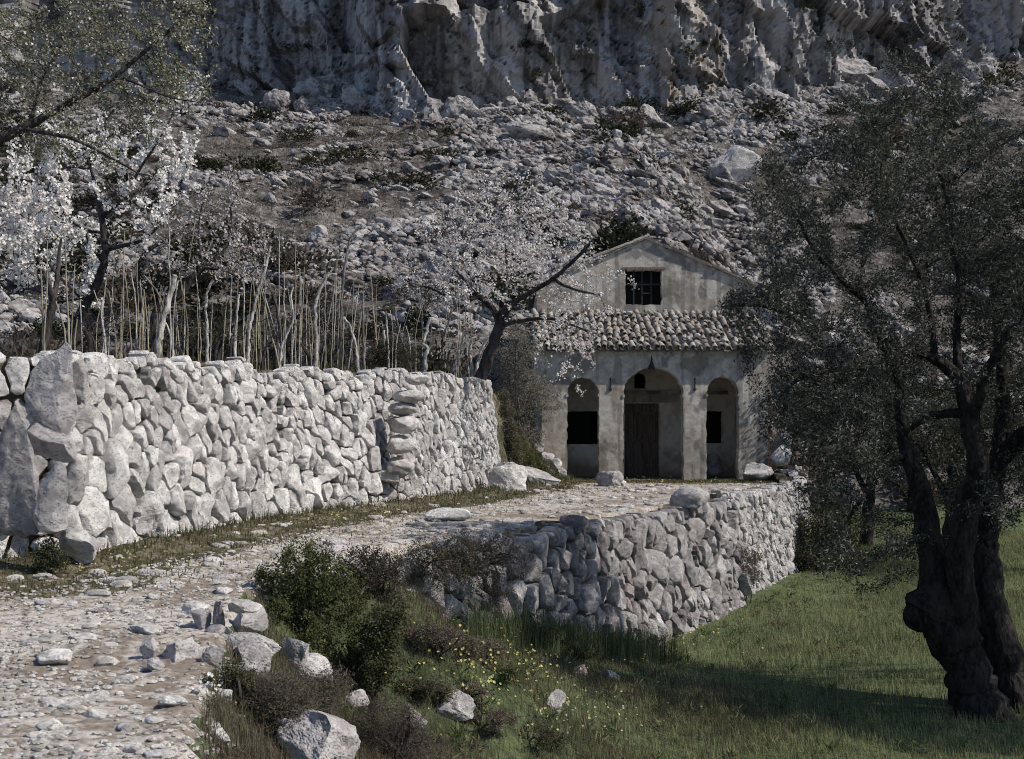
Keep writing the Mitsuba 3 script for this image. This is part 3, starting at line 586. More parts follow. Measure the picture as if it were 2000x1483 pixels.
put('nave_front_wall', mikit.ply(trimesh.util.concatenate([extr(rough_edge(g, amp=.006, seed=4), BY, BY + .5) for g in getattr(lo, 'geoms', [lo])]), 'm_plaster_in', smooth=25), CH)
for x0, x1 in ((.80, 1.2), (7.38, 7.78)): put('nave_side_wall', mikit.ply(boxm(x0, x1, BY + .5, NY, -.5, 6.45), 'm_plaster'), CH)
put('nave_back_wall', mikit.ply(extr(Polygon([(.8, -.5), (7.78, -.5), (7.78, 6.53), (4.36, 7.97), (.8, 6.47)]), NY, NY + .4), 'm_plaster'), CH)
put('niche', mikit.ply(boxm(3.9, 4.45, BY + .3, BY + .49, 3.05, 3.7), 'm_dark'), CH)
put('floor', mikit.ply(boxm(.8, 7.8, FY - .15, NY, -.4, .20), 'm_path'), CH)
# door of boards, lintel band and cornice
dr_ = put('door', mikit.ply(boxm(3.66, 4.81, BY + .34, BY + .40, .15, 2.64), 'm_door'), CH)
rd = np.random.default_rng(2)
for i in range(7):
    x0 = 3.675 + i * .16; y = BY + .30 + rd.uniform(-.006, .006)
    put('plank', mikit.ply(boxm(x0 + .004, x0 + .155, y, BY + .34, .2, 2.61 + rd.uniform(-.02, .01)), 'm_door'), dr_)
for z in (1.42, 2.3, .6): put('batten', mikit.ply(boxm(3.69, 4.78, BY + .272, BY + .296, z - .05, z + .05), 'm_door'), dr_)
put('door_lintel', mikit.ply(boxm(3.30, 5.42, BY - .055, BY + .0, 2.66, 2.93), 'm_plaster'), CH)
put('door_jamb', mikit.ply(boxm(4.83, 5.42, BY - .045, BY + .0, .2, 2.655), 'm_plaster_in'), CH)
def moulding(x0, x1, y, z):
    prof = Polygon([(0, 0), (.06, 0), (.09, .03), (.09, .05), (.14, .08), (.14, .11), (0, .11)])
    m = trimesh.creation.extrude_polygon(prof, x1 - x0, engine='earcut'); v = np.array(m.vertices)
    return trimesh.Trimesh(np.c_[x0 + v[:, 2], y - v[:, 0], z + v[:, 1]], m.faces[:, ::-1], process=False)
put('cornice', mikit.ply(moulding(3.15, 5.55, BY - .002, 2.935), 'm_plaster'), CH)
put('cornice', mikit.ply(moulding(6.35, 7.0, BY - .002, 2.92), 'm_plaster'), CH)
for x0, x1, zs, zc in ARCH:
    for xx in (x0, x1):
        put('impost', mikit.ply(boxm(xx - .035, xx + .035, FY - .03, FY + .5, zs - .10, zs - .01), 'm_plaster'), CH)
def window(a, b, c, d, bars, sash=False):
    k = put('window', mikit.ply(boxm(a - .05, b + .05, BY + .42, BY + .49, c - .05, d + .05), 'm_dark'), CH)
    for q in bars[0]: put('bar', mikit.ply(boxm(q - .022, q + .022, BY + .17, BY + .21, c - .02, d + .02), 'm_iron'), k)
    for q in bars[1]: put('bar', mikit.ply(boxm(a - .02, b + .02, BY + .14, BY + .17, q - .022, q + .022), 'm_iron'), k)
    return k
labels[window(*OPEN['window'], ([], []))] = {'label': 'dark square window behind the arch nearest the terrace wall'}
labels[window(*OPEN['window2'], ([], []))] = {'label': 'dark window behind the arch nearest the olive tree'}
kg = window(*OPEN['gable'], ([3.98, 4.25, 4.55], [6.52])); labels[kg] = {'label': 'gable window with broken iron bars'}
put('bar', mikit.ply(boxm(4.25, 4.57, BY + .145, BY + .168, 6.21, 6.25), 'm_iron'), kg)
put('lintel_board', mikit.ply(boxm(3.6, 5.0, BY - .03, BY + .08, 7.0, 7.06), 'm_door'), CH)
for x in (2.96, 5.50):
    put('iron_anchor', mikit.ply(trimesh.util.concatenate([boxm(x - .02, x + .02, FY - .04, FY - .012, 2.92, 3.32), boxm(x - .05, x + .05, FY - .05, FY - .013, 2.95, 3.0)]), 'm_iron'), CH)
zz = np.linspace(0, 1, 9); fin = trimesh.creation.revolve(np.c_[.12 * (1 - zz) ** 2.2 + .012, 3.58 + .42 * zz], sections=10)
fin.apply_translation([4.2, FY - .03, 0]); put('arch_finial', mikit.ply(fin, 'm_iron', smooth=True), CH)
# roofs
def tile_mesh(l=.50, r0=.092, r1=.072, th=.014, n=7):
    a = np.linspace(0, math.pi, n); o0 = np.c_[r0 * np.cos(a), np.zeros(n), r0 * np.sin(a)]; o1 = np.c_[r1 * np.cos(a), np.full(n, l), r1 * np.sin(a)]
    i0 = np.c_[(r0 - th) * np.cos(a), np.zeros(n), (r0 - th) * np.sin(a)]; i1 = np.c_[(r1 - th) * np.cos(a), np.full(n, l), (r1 - th) * np.sin(a)]
    v = np.vstack([o0, o1, i1, i0]); k = np.arange(n - 1); q = [np.stack([s * n + k, s * n + k + 1, (s + 1) % 4 * n + k + 1, (s + 1) % 4 * n + k], -1) for s in range(4)]
    return v, np.vstack(q)
E0, E1 = np.array([FY - .33, 4.14]), np.array([BY - .005, 5.56])     # eave, ridge (y, z)
sl_ = np.linalg.norm(E1 - E0); ang = math.degrees(math.atan2(E1[1] - E0[1], E1[0] - E0[0]))
pr = put('porch_roof', mikit.ply(trimesh.Trimesh(*[np.array(x) for x in (
    [(.72, FY - .22, 4.13), (7.88, FY - .22, 4.13), (7.88, BY, 5.48), (.72, BY, 5.48), (.72, FY - .22, 4.19), (7.88, FY - .22, 4.19), (7.88, BY, 5.54), (.72, BY, 5.54)],
    [(0, 2, 1), (0, 3, 2), (4, 5, 6), (4, 6, 7), (0, 1, 5), (0, 5, 4), (1, 2, 6), (1, 6, 5), (2, 3, 7), (2, 7, 6), (3, 0, 4), (3, 4, 7)])], process=False), 'm_tile4'), CH)
rt = np.random.default_rng(6); tm = [mikit.ply(tile_mesh(th=.018 + .004 * i, r0=.088 + .005 * i), None, smooth=35) for i in range(3)]
cols = np.linspace(.80, 7.80, 33)
under = []
for x in np.r_[cols[:-1] + np.diff(cols) / 2]:
    for j in range(10):
        v, q = tile_mesh(.46, .10, .115); v = v * [1, 1, -1] + [0, 0, .10]
        a = math.radians(ang); y = v[:, 1] * math.cos(a) - v[:, 2] * math.sin(a); z = v[:, 1] * math.sin(a) + v[:, 2] * math.cos(a)
        b = E0 + (E1 - E0) * (j * .335 / 3.45)
        under.append((np.c_[v[:, 0] + x + rt.normal(0, .006), y + b[0] - .02, z + b[1] + .0], q[:, ::-1]))
k = put('channel_tiles', mikit.ply(cat_mesh([(v, np.vstack([q[:, [0, 1, 2]], q[:, [0, 2, 3]]])) for v, q in under]), 'm_tile2', smooth=35), pr); stuffpart(k)
for x in cols:
    for j in range(9):
        b = E0 + (E1 - E0) * ((j * .372 + rt.normal(0, .02)) / 3.45)
        if j and rt.random() < .05: continue
        sh = dict(tm[rt.integers(3)]); sh['bsdf'] = {'type': 'ref', 'id': f'm_tile{rt.choice(5, p=[.24, .24, .18, .22, .12])}'}
        sh['to_world'] = T().translate([x + rt.normal(0, .022), b[0], b[1] + .055 + rt.uniform(-.015, .035)]).rotate([0, 0, 1], float(rt.normal(0, 6))).rotate([1, 0, 0], ang + float(rt.normal(-2.5, 3)))
        put('tile', sh, pr)
for i in range(9):
    x, t = rt.uniform(1.6, 7.2), rt.uniform(.05, .85); b = E0 + (E1 - E0) * t; v, f = rock(1500 + i, 2, 8, .1)
    kk = put('roof_stone', mikit.ply((v * [.10, .10, .07] + [x, b[0], b[1] + .20], f), 'm_white1', smooth=40)); tag(kk, 'small pale stone weighing down the tiles of the porch roof', 'stone', 'stones lying on the porch roof')
nr = put('nave_roof', mikit.ply(trimesh.util.concatenate([
    extr(Polygon([(.60, 6.40), (4.36, 7.975), (4.36, 8.045), (.60, 6.47)]), BY - .10, NY + .3), extr(Polygon([(8.0, 6.45), (4.36, 7.975), (4.36, 8.045), (8.0, 6.52)]), BY - .10, NY + .3)]), 'm_tile2'), CH)
for sgn, xe, ze in ((-1, .62, 6.50), (1, 7.98, 6.55)):
    a = np.array([4.36, 8.07]); e = np.array([xe, ze]); n = 11
    for j in range(n):
        c = e + (a - e) * (j / n); dv = (a - e) / np.linalg.norm(a - e); an = math.degrees(math.atan2(dv[1], dv[0]))
        for row in range(2):
            sh = dict(tm[rt.integers(3)]); sh['bsdf'] = {'type': 'ref', 'id': f'm_tile{rt.choice([0, 1, 3, 3])}'}
            sh['to_world'] = T().translate([c[0], BY - .02 + row * .24, c[1] + rt.normal(-.02, .012)]).rotate([0, 1, 0], -an).rotate([0, 0, 1], -90 + float(rt.normal(0, 4)))
            put('tile', sh, nr)

# ------------------------------------------------------------------ plants: branches, leaves, blossom, grass
def unit(v): return v / (np.linalg.norm(v, axis=-1, keepdims=True) + 1e-12)
def tube(P, R, sides, cap=True):
    P = np.asarray(P, float); R = np.asarray(R, float); n = len(P)
    t = np.gradient(P, axis=0); t = unit(t); ref = np.array([0, 1.0, .13]) if abs(t[:, 1]).mean() < .8 else np.array([1.0, 0, .1])
    a = unit(np.cross(t, ref)); b = np.cross(t, a); th = np.arange(sides) / sides * 2 * math.pi
    v = P[:, None] + R[:, None, None] * (np.cos(th)[None, :, None] * a[:, None] + np.sin(th)[None, :, None] * b[:, None])
    k = np.arange(sides); k2 = (k + 1) % sides; o = (np.arange(n - 1) * sides)[:, None]
    f = np.concatenate([np.stack([o + k, o + k2, o + sides + k2], -1).reshape(-1, 3), np.stack([o + k, o + sides + k2, o + sides + k], -1).reshape(-1, 3)])
    v = v.reshape(-1, 3)
    if cap:
        m = len(v); v = np.vstack([v, P[0], P[-1]]); e = (n - 1) * sides
        f = np.vstack([f, np.stack([k2, k, np.full(sides, m)], -1), np.stack([e + k, e + k2, np.full(sides, m + 1)], -1)])
    return v, f
def densify(P, step):
    P = np.asarray(P, float); l = np.r_[0, np.cumsum(np.linalg.norm(np.diff(P, axis=0), axis=1))]; n = max(3, int(l[-1] / step) + 1); u = np.linspace(0, l[-1], n)
    from scipy.interpolate import PchipInterpolator
    return PchipInterpolator(l, P)(u)
class Tree:
    """limbs traced by hand, then twigs grown towards points of the crown"""
    def __init__(s, seed): s.r = np.random.default_rng(seed); s.P, s.par, s.R = [], [], []; s.fixed = 0
    def limb(s, pts, step=.12):                     # pts: (x, y, z, radius); joins the nearest node when the tree has one
        pts = np.array(pts, float); q = densify(pts, step); q[1:-1, :3] += s.r.normal(0, .12, (len(q) - 2, 3)) * q[1:-1, 3:4]
        par = -1
        if s.P and np.min(np.linalg.norm(np.array(s.P) - q[0, :3], axis=1)) < max(.6, 2 * q[0, 3]): par = int(np.argmin(np.linalg.norm(np.array(s.P) - q[0, :3], axis=1)))
        for k in q: s.P.append(k[:3]); s.par.append(par); s.R.append(k[3]); par = len(s.P) - 1
        s.fixed = len(s.P)
    def grow(s, A, D, di, dk, iters=120, jit=.25, up=0.0):
        A = np.array(A); P = list(s.P); par = list(s.par)
        for _ in range(iters):
            if len(A) == 0: break
            tr = cKDTree(np.array(P)); d, i = tr.query(A); m = d < di
            if not m.any(): di *= 1.6; continue
            acc = {}
            dirs = unit(A[m] - np.array(P)[i[m]])
            acc = np.zeros((len(P), 3)); np.add.at(acc, i[m], dirs); idx = np.unique(i[m])
            new = np.array(P)[idx] + D * unit(unit(acc[idx]) + s.r.normal(0, jit, (len(idx), 3)) + [0, 0, up])
            dd, _ = tr.query(new); okk = dd > D * .35; new, idx = new[okk], idx[okk]
            if len(new) == 0: break
            P += list(new); par += list(idx)
            d2, _ = cKDTree(np.array(P)).query(A); A = A[d2 > dk]
        s.P, s.par = P, par
    def finish(s, tip=.004, ex=2.4):
        n = len(s.P); acc = np.zeros(n); R = np.zeros(n); par = np.array(s.par); nk = np.zeros(n, int)
        for i in range(n - 1, -1, -1):
            R[i] = tip if acc[i] == 0 else acc[i] ** (1 / ex)
            if i < s.fixed: R[i] = max(s.R[i], tip)
            if par[i] >= 0: acc[par[i]] += R[i] ** ex if i >= s.fixed else 0; nk[par[i]] += 1
        for i in range(s.fixed, n): R[i] = min(R[i], R[par[i]] * .85) if par[i] < s.fixed else R[i]
        s.rad, s.leafs = R, nk == 0; s.par = par; s.P = np.array(s.P); return s
    def mesh(s, lo=0.0, hi=9.0):
        n = len(s.P); kids = [[] for _ in range(n)]
        for i in range(n):
            if s.par[i] >= 0: kids[s.par[i]].append(i)
        out = []; starts = [(i, None) for i in range(n) if s.par[i] < 0]
        while starts:
            i, p = starts.pop(); ch = [p] if p is not None else []; rr = [min(s.rad[p], s.rad[i] * 1.15)] if p is not None else []
            while True:
                ch.append(i); rr.append(s.rad[i])
                if not kids[i]: break
                ks = sorted(kids[i], key=lambda q: (-(q == i + 1 and q < s.fixed), -s.rad[q])); starts += [(q, i) for q in ks[1:]]; i = ks[0]
            m = max(rr)
            if len(ch) > 1 and lo <= m < hi: out.append(tube(s.P[ch], rr, 14 if m > .12 else (8 if m > .04 else (5 if m > .012 else 3)), m > .012))
        return cat_mesh(out) if out else None
def blob(circles, n, rng, depth=1.0):
    """points in a crown made of lumps (x, y, z, r)"""
    c = np.array(circles, float); w = c[:, 3] ** 3; k = rng.choice(len(c), n, p=w / w.sum()); q = unit(rng.normal(size=(n, 3))) * rng.random((n, 1)) ** (1 / 2.4)
    return c[k, :3] + q * c[k, 3:4] * [1, depth, 1]
def px_blobs(lst, d0, spread, rng):
    out = []
    for px, py, r in lst:
        d = d0 + rng.uniform(-spread, spread); out.append((*at(px, py, d), r * d / F))
    return out
def leaves(P, Dr, Ln, Wd, col, mat, rng, bend=.15):
    """two-triangle leaves folded along the rib"""
    n = len(P); Dr = unit(Dr); s = unit(np.cross(Dr, rng.normal(size=(n, 3)))); nn = np.cross(Dr, s)
    Ln = np.broadcast_to(Ln, n)[:, None]; Wd = np.broadcast_to(Wd, n)[:, None]
    v = np.stack([P, P + Dr * Ln * .5 + s * Wd * .5 + nn * Ln * bend * .5, P + Dr * Ln, P + Dr * Ln * .5 - s * Wd * .5 + nn * Ln * bend * .5], 1).reshape(-1, 3)
    o = np.arange(n)[:, None] * 4; f = np.concatenate([o + [0, 1, 2], o + [0, 2, 3]])
    return mikit.ply((v, f), mat, color=np.repeat(col, 4, 0))
def flowers(P, N, R, col, mat, rng):
    n = len(P); N = unit(N); a = unit(np.cross(N, rng.normal(size=(n, 3)))); b = np.cross(N, a); R = np.broadcast_to(R, n)
    th = np.arange(5) / 5 * 2 * math.pi
    ring = P[:, None] + R[:, None, None] * (np.cos(th)[None, :, None] * a[:, None] + np.sin(th)[None, :, None] * b[:, None] + .3 * N[:, None])
    v = np.concatenate([P[:, None], ring], 1).reshape(-1, 3); o = np.arange(n)[:, None] * 6
    f = np.concatenate([o + [0, k + 1, (k + 1) % 5 + 1] for k in range(5)])
    return mikit.ply((v, f), mat, color=np.repeat(col, 6, 0))
def jitcol(n, base, rng, v=.25, alt=None, pa=0.0):
    c = np.array(base)[None] * (1 + rng.normal(0, v, (n, 1))).clip(.35, 2)
    if alt is not None: m = rng.random(n) < pa; c[m] = np.array(alt) * (1 + rng.normal(0, v, (m.sum(), 1))).clip(.4, 2)
    return c.clip(.005, .9)
def blades(P, h, w, col, rng, lean=.35, mat='m_blade', wind=(0, 0)):
    n = len(P); a = rng.uniform(0, 2 * math.pi, n); d = np.c_[np.cos(a), np.sin(a), np.zeros(n)]; s = np.c_[-np.sin(a), np.cos(a), np.zeros(n)]
    ln = (np.abs(rng.normal(0, lean, n)))[:, None]; h = np.broadcast_to(h, n)[:, None]; w = np.broadcast_to(w, n)[:, None]; z = np.array([0, 0, 1.0]); wd = np.array([*wind, 0])
    m = P + (z * .55 + (d * ln + wd) * .25) * h; t = P + (z * (1 - .3 * ln) + (d * ln + wd) * .9) * h
    v = np.stack([P - s * w / 2, P + s * w / 2, m - s * w * .38, m + s * w * .38, t], 1).reshape(-1, 3); o = np.arange(n)[:, None] * 5
    f = np.concatenate([o + [0, 1, 3], o + [0, 3, 2], o + [2, 3, 4]])
    return mikit.ply((v, f), mat, color=np.repeat(col, 5, 0))
def twigpoints(t, n, rng, rmax=.012, off=.02):
    """random places on the thin twigs, and the twig's direction there"""
    i = np.where((t.rad < rmax) & (t.par >= 0) & (np.arange(len(t.P)) >= t.fixed))[0]; k = rng.choice(i, n); u = rng.random((n, 1)); a, b = t.P[t.par[k]], t.P[k]
    return a + (b - a) * u + rng.normal(0, off, (n, 3)), unit(b - a)

# --- the great olive tree
ro = np.random.default_rng(301)
OD = 15.7
def tr(lst, d=OD, k=1.0): return [(*at(px, py, d + dd), k * w / 2 / F * d) for px, py, w, dd in lst]
ol = Tree(302)
ol.limb(tr([(1932, 1480, 150, 0), (1920, 1420, 124, 0), (1904, 1350, 98, 0), (1884, 1290, 84, 0), (1852, 1228, 100, 0), (1834, 1165, 80, 0), (1826, 1105, 62, .05), (1818, 1060, 54, .1), (1808, 1000, 46, .15), (1790, 937, 38, .2), (1773, 886, 32, .3), (1763, 830, 26, .4), (1758, 767, 20, .5), (1742, 722, 15, .5), (1715, 660, 11, .4), (1690, 590, 8, .2)]))
ol.limb(tr([(1838, 1185, 110, 0), (1808, 1195, 84, -.05), (1782, 1203, 46, -.1), (1766, 1206, 12, -.12)]), .05)
ol.limb(tr([(1886, 1290, 70, 0), (1886, 1230, 54, -.2), (1884, 1170, 48, -.3), (1872, 1100, 52, -.35), (1880, 1040, 50, -.4), (1898, 965, 46, -.5), (1908, 900, 40, -.6), (1896, 820, 36, -.6), (1878, 748, 30, -.5), (1858, 726, 26, -.5), (1820, 700, 20, -.6), (1776, 688, 15, -.8), (1735, 715, 10, -1.), (1700, 740, 7, -1.2)]))
ol.limb(tr([(1985, 1480, 110, .4), (1978, 1390, 92, .45), (1960, 1290, 78, .5), (1940, 1200, 68, .6), (1928, 1120, 58, .8), (1930, 1040, 50, 1.), (1940, 950, 44, 1.2), (1955, 860, 36, 1.4), (1960, 760, 30, 1.6), (1950, 640, 22, 1.8), (1930, 520, 14, 1.8)]))
ol.limb(tr([(1893, 810, 24, -.6), (1860, 808, 18, -.5), (1820, 812, 15, -.4), (1790, 830, 12, -.2), (1765, 850, 9, 0)]))
ol.limb(tr([(1900, 830, 24, -.6), (1912, 770, 20, -.9), (1935, 710, 16, -1.2), (1960, 660, 12, -1.5)]))
ol.limb(tr([(1872, 740, 20, -.5), (1868, 660, 16, -.4), (1876, 560, 13, 0), (1860, 440, 10, .3), (1830, 320, 7, .5)]))
ol.limb(tr([(1822, 702, 16, -.6), (1818, 620, 13, -.7), (1790, 520, 11, -.8), (1740, 400, 8, -.6), (1720, 280, 6, -.2)]))
ol.limb(tr([(1690, 590, 10, .2), (1640, 545, 9, .0), (1590, 490, 7, -.2), (1565, 440, 5, -.3)]))
ol.limb(tr([(1745, 728, 14, .5), (1690, 720, 12, .3), (1630, 722, 10, 0), (1575, 735, 7, -.3), (1530, 765, 5, -.5)]))
ol.limb(tr([(1630, 722, 9, 0), (1580, 650, 8, .3), (1530, 612, 7, .6), (1470, 596, 5, .8), (1410, 600, 3.5, 1.0)]))
ol.limb(tr([(1770, 890, 16, .3), (1720, 920, 12, .0), (1680, 980, 9, -.3), (1640, 1040, 6, -.5)]))
ol.limb([(*at(1945, 900, OD + 1.3), .14), (7.6, 16.0, 2.2, .10), (9.0, 15.0, 2.9, .07), (10.2, 14.2, 3.6, .04)])
CR = [(1600, 1075, 48), (1572, 1010, 42), (1560, 1095, 32), (1655, 1130, 34), (1715, 1120, 34), (1885, 1050, 55), (1960, 1010, 60), (1630, 1140, 26), (1450, 500, 45), (1436, 590, 40), (1462, 430, 50), (1472, 370, 55), (1440, 650, 38), (1482, 765, 45), (1512, 850, 45), (1545, 905, 50), (1565, 965, 48), (1592, 1020, 50), (1625, 1085, 48), (1685, 1105, 40), (1740, 1085, 45), (1540, 300, 60), (1545, 430, 100), (1510, 340, 70), (1620, 330, 120), (1700, 240, 110), (1790, 230, 130), (1760, 140, 60), (1880, 260, 120), (1830, 420, 150), (1700, 430, 130), (1590, 560, 110), (1500, 600, 70), (1700, 590, 140), (1860, 600, 130), (1610, 690, 110), (1520, 720, 70), (1740, 740, 120), (1570, 810, 90), (1500, 790, 50), (1470, 690, 45), (1660, 880, 100), (1600, 920, 60), (1640, 1000, 75), (1720, 1030, 70), (1610, 1060, 45), (1690, 1085, 50), (1760, 1060, 40), (1880, 960, 60), (1880, 780, 90), (1970, 560, 140), (1990, 380, 140), (1980, 760, 110), (2060, 600, 150), (1990, 960, 90), (1450, 620, 35), (1470, 470, 50), (2090, 430, 130), (2080, 800, 110), (1440, 560, 30), (2230, 500, 190), (2260, 760, 180), (2180, 940, 130), (2400, 640, 200), (2150, 280, 150)]
cb = px_blobs(CR, OD, 2.2, ro) + [(8.6, 14.6, 2.6, 1.2), (9.8, 14.0, 3.4, 1.5), (8.8, 13.4, 1.6, 1.0), (10.6, 13.2, 3.0, 1.4), (9.6, 15.2, 4.6, 1.3)]
ol.grow(blob(cb, 6400, ro), .13, 1.6, .24, 120, .28, .02)
ol.finish(.0035, 2.5)
OK_ = numbered('olive_tree'); tag(OK_, 'large dark olive tree with forked trunk at the edge of the meadow', 'olive tree')
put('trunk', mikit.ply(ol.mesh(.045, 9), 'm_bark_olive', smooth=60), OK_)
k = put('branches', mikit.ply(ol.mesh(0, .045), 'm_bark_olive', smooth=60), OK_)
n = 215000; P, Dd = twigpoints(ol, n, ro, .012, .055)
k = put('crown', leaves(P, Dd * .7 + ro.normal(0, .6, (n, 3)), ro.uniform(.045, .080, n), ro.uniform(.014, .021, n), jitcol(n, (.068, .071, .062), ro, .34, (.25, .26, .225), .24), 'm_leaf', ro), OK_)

# --- generic smaller trees
def sprays(t, key, n, rng, ln, rf, per, colour, bias=(.25, 0, .9)):
    """straight flowering shoots set along the limbs, each packed with blossom"""
    idx = np.where((t.rad < .022) & (t.par >= 0))[0]; P0 = t.P[rng.choice(idx, n)]; dr_ = unit(np.array(bias) + rng.normal(0, .38, (n, 3))); L = rng.uniform(.4, 1.0, n) * ln
    put('shoots', mikit.ply(cat_mesh([tube(np.array([p, p + d * l * .5 + rng.normal(0, .015, 3), p + d * l]), [.006, .004, .002], 3, False) for p, d, l in zip(P0, dr_, L)]), 'm_bark_dark', smooth=True), key)
    k = np.repeat(np.arange(n), per); u = np.repeat(rng.random(n * per // 8) , 8)[: n * per]; k = np.repeat(rng.integers(0, n, n * per // 8), 8)
    c = P0[k] + dr_[k] * (L[k] * (.1 + .9 * u))[:, None] + rng.normal(0, rf * 1.35, (len(k), 3))
    put('blossom', flowers(c, rng.normal(size=c.shape) + [.4, -.4, .5], rng.uniform(.75, 1.2, len(c)) * rf, jitcol(len(c), colour, rng, .08, (.78, .72, .71), .12), 'm_petal', rng), key)
def blossom_tree(name, label, limbs, circles, d0, spread, seed, nflow, rflow, step=.11, attr=1400, mat='m_bark_dark', tip=.0035, colour=(.72, .67, .69), nleaf=0, leafcol=(.10, .095, .06), cluster=0, cat='blossoming tree', kill=2.0, spray=None):
    r = np.random.default_rng(seed); t = Tree(seed + 1)
    for l in limbs: t.limb(tr(l, d0, .72), step)
    cs = px_blobs(circles, d0, spread, r); t.grow(blob(cs, attr, r), step, 1.6, step * kill, 90, .3, .03); t.finish(tip, 2.4)
    key = numbered(name); tag(key, label, cat)
    a = t.mesh(.03, 9)
    if a: put('trunk', mikit.ply(a, mat, smooth=60), key)
    b = t.mesh(0, .03)
    if b: put('twigs', mikit.ply(b, mat, smooth=60), key)
    if nflow:
        if cluster:
            m = nflow // cluster; P, Dd = twigpoints(t, m, r, .010, .01); P = np.repeat(P, cluster, 0) + r.normal(0, rflow * 1.5, (m * cluster, 3)); Dd = np.repeat(Dd, cluster, 0)
        else: P, Dd = twigpoints(t, nflow, r, .010, .03)
        n = len(P); put('blossom', flowers(P, r.normal(size=(n, 3)) + [.3, -.2, .3], r.uniform(.7, 1.2, n) * rflow, jitcol(n, colour, r, .12, (.50, .42, .44), .2), 'm_petal', r), key)
    if spray: sprays(t, key, spray[0], r, spray[1], spray[2], spray[3], colour)
    if nleaf:
        P, Dd = twigpoints(t, nleaf, r, .012, .03); put('leaves', leaves(P, Dd + r.normal(0, .7, (nleaf, 3)), r.uniform(.7, 1.4, nleaf) * .035, .017, jitcol(nleaf, leafcol, r, .3), 'm_leaf', r), key)
    return t
# centre: white blossom over the far wall end
blossom_tree('cherry_tree', 'white blossoming fruit tree leaning over the far end of the terrace wall', [
    [(938, 740, 34, 0), (950, 715, 32, 0), (962, 672, 30, 0), (974, 640, 28, 0), (985, 612, 26, 0), (1000, 594, 17, -.1), (1040, 570, 13, -.3), (1080, 545, 12, -.5), (1120, 510, 10, -.7), (1157, 471, 8, -.9)],
    [(978, 632, 20, 0), (962, 605, 17, .1), (938, 580, 15, .2), (915, 560, 12, .3), (905, 545, 8, .4), (880, 520, 5, .5)],
    [(985, 614, 16, 0), (988, 570, 12, .3), (990, 520, 9, .5), (985, 450, 7, .8), (975, 390, 5, 1)],
    [(974, 642, 14, 0), (1010, 628, 11, -.4), (1060, 622, 9, -.8), (1110, 632, 6, -1.2), (1150, 650, 4, -1.4)],
    [(1080, 545, 10, -.5), (1120, 565, 7, -.9), (1170, 575, 4, -1.2)],
    [(938, 580, 10, .2), (890, 585, 7, 0), (830, 560, 5, -.3), (780, 565, 3, -.5)]],
    [(800, 540, 55), (850, 470, 70), (820, 590, 40), (910, 420, 75), (960, 480, 90), (1000, 410, 80), (1060, 440, 80), (1100, 500, 75), (1120, 580, 65), (1040, 530, 70), (960, 370, 45), (1035, 345, 35), (1150, 640, 45), (1080, 650, 55), (1065, 700, 40), (1130, 700, 40), (900, 540, 70), (1190, 600, 28), (1190, 540, 25), (1250, 580, 14), (1140, 760, 25), (1090, 745, 20), (1200, 530, 16)],
    28.0, 1.5, 410, 11500, .025, .12, 2400, nleaf=4500, cluster=4, kill=1.7, colour=(.80, .78, .77))
# near left: spiky sprays of white blossom
blossom_tree('almond_tree', 'slender fruit tree with thick sprays of white blossom behind the near wall end', [
    [(140, 690, 36, 0), (150, 640, 30, 0), (168, 592, 28, 0), (186, 560, 25, 0), (205, 495, 21, 0), (202, 455, 19, .1), (198, 423, 17, .1), (191, 396, 12, .2), (180, 340, 9, .3), (165, 290, 6, .3)],
    [(199, 425, 14, .1), (222, 405, 12, 0), (250, 370, 9, -.1), (280, 320, 7, -.2), (340, 220, 4, -.2)],
    [(206, 490, 14, 0), (235, 482, 12, -.2), (267, 474, 10, -.3), (301, 451, 8, -.3), (330, 410, 6, -.3), (360, 340, 5, -.2), (375, 300, 3, -.2)],
    [(168, 592, 10, 0), (150, 575, 8, -.3), (115, 540, 7, -.5), (85, 500, 5, -.6)],
    [(190, 560, 9, 0), (150, 585, 6, -.3), (110, 588, 4, -.4)], [(202, 455, 8, .1), (150, 440, 6, .2), (110, 380, 4, .3)]],
    [(95, 440, 35), (115, 500, 35), (95, 560, 30), (150, 545, 35), (270, 480, 26), (305, 440, 28), (335, 395, 24), (362, 340, 18), (376, 290, 15), (343, 215, 15), (120, 320, 40), (180, 300, 35), (90, 280, 25), (160, 360, 35), (235, 330, 30), (245, 250, 22), (300, 300, 18), (150, 475, 28), (110, 588, 18), (60, 360, 35), (50, 480, 40), (165, 585, 14), (205, 400, 30), (270, 400, 25), (410, 260, 12), (200, 350, 35), (20, 420, 40), (10, 540, 40)],
    16.5, .7, 430, 900, .021, .085, 600, cluster=6, colour=(.90, .885, .87), tip=.003, spray=(80, .85, .020, 104))
blossom_tree('almond_tree', 'grey many-branched fruit tree with a few blossoms behind the white cut trunk', [
    [(282, 720, 34, 0), (296, 650, 30, 0), (312, 598, 26, 0), (357, 570, 22, 0), (373, 545, 20, 0), (396, 524, 17, 0), (426, 501, 14, 0), (444, 467, 9, 0), (452, 420, 6, 0)],
    [(300, 640, 18, 0), (270, 560, 15, .3), (276, 508, 14, .3), (292, 487, 12, .3), (329, 467, 8, .3), (360, 440, 5, .3)], [(373, 545, 12, 0), (390, 500, 9, .4), (388, 450, 6, .6), (395, 400, 4, .6)], [(396, 524, 9, 0), (440, 530, 7, -.2), (470, 545, 4, -.2)]],
    [(440, 430, 60), (480, 470, 60), (400, 400, 60), (460, 360, 50), (340, 480, 50), (420, 520, 50), (500, 530, 50), (360, 420, 40), (300, 520, 40), (530, 480, 40)],
    19.5, 1.2, 450, 2400, .021, .10, 1000, cluster=3, colour=(.60, .56, .57), nleaf=3000)
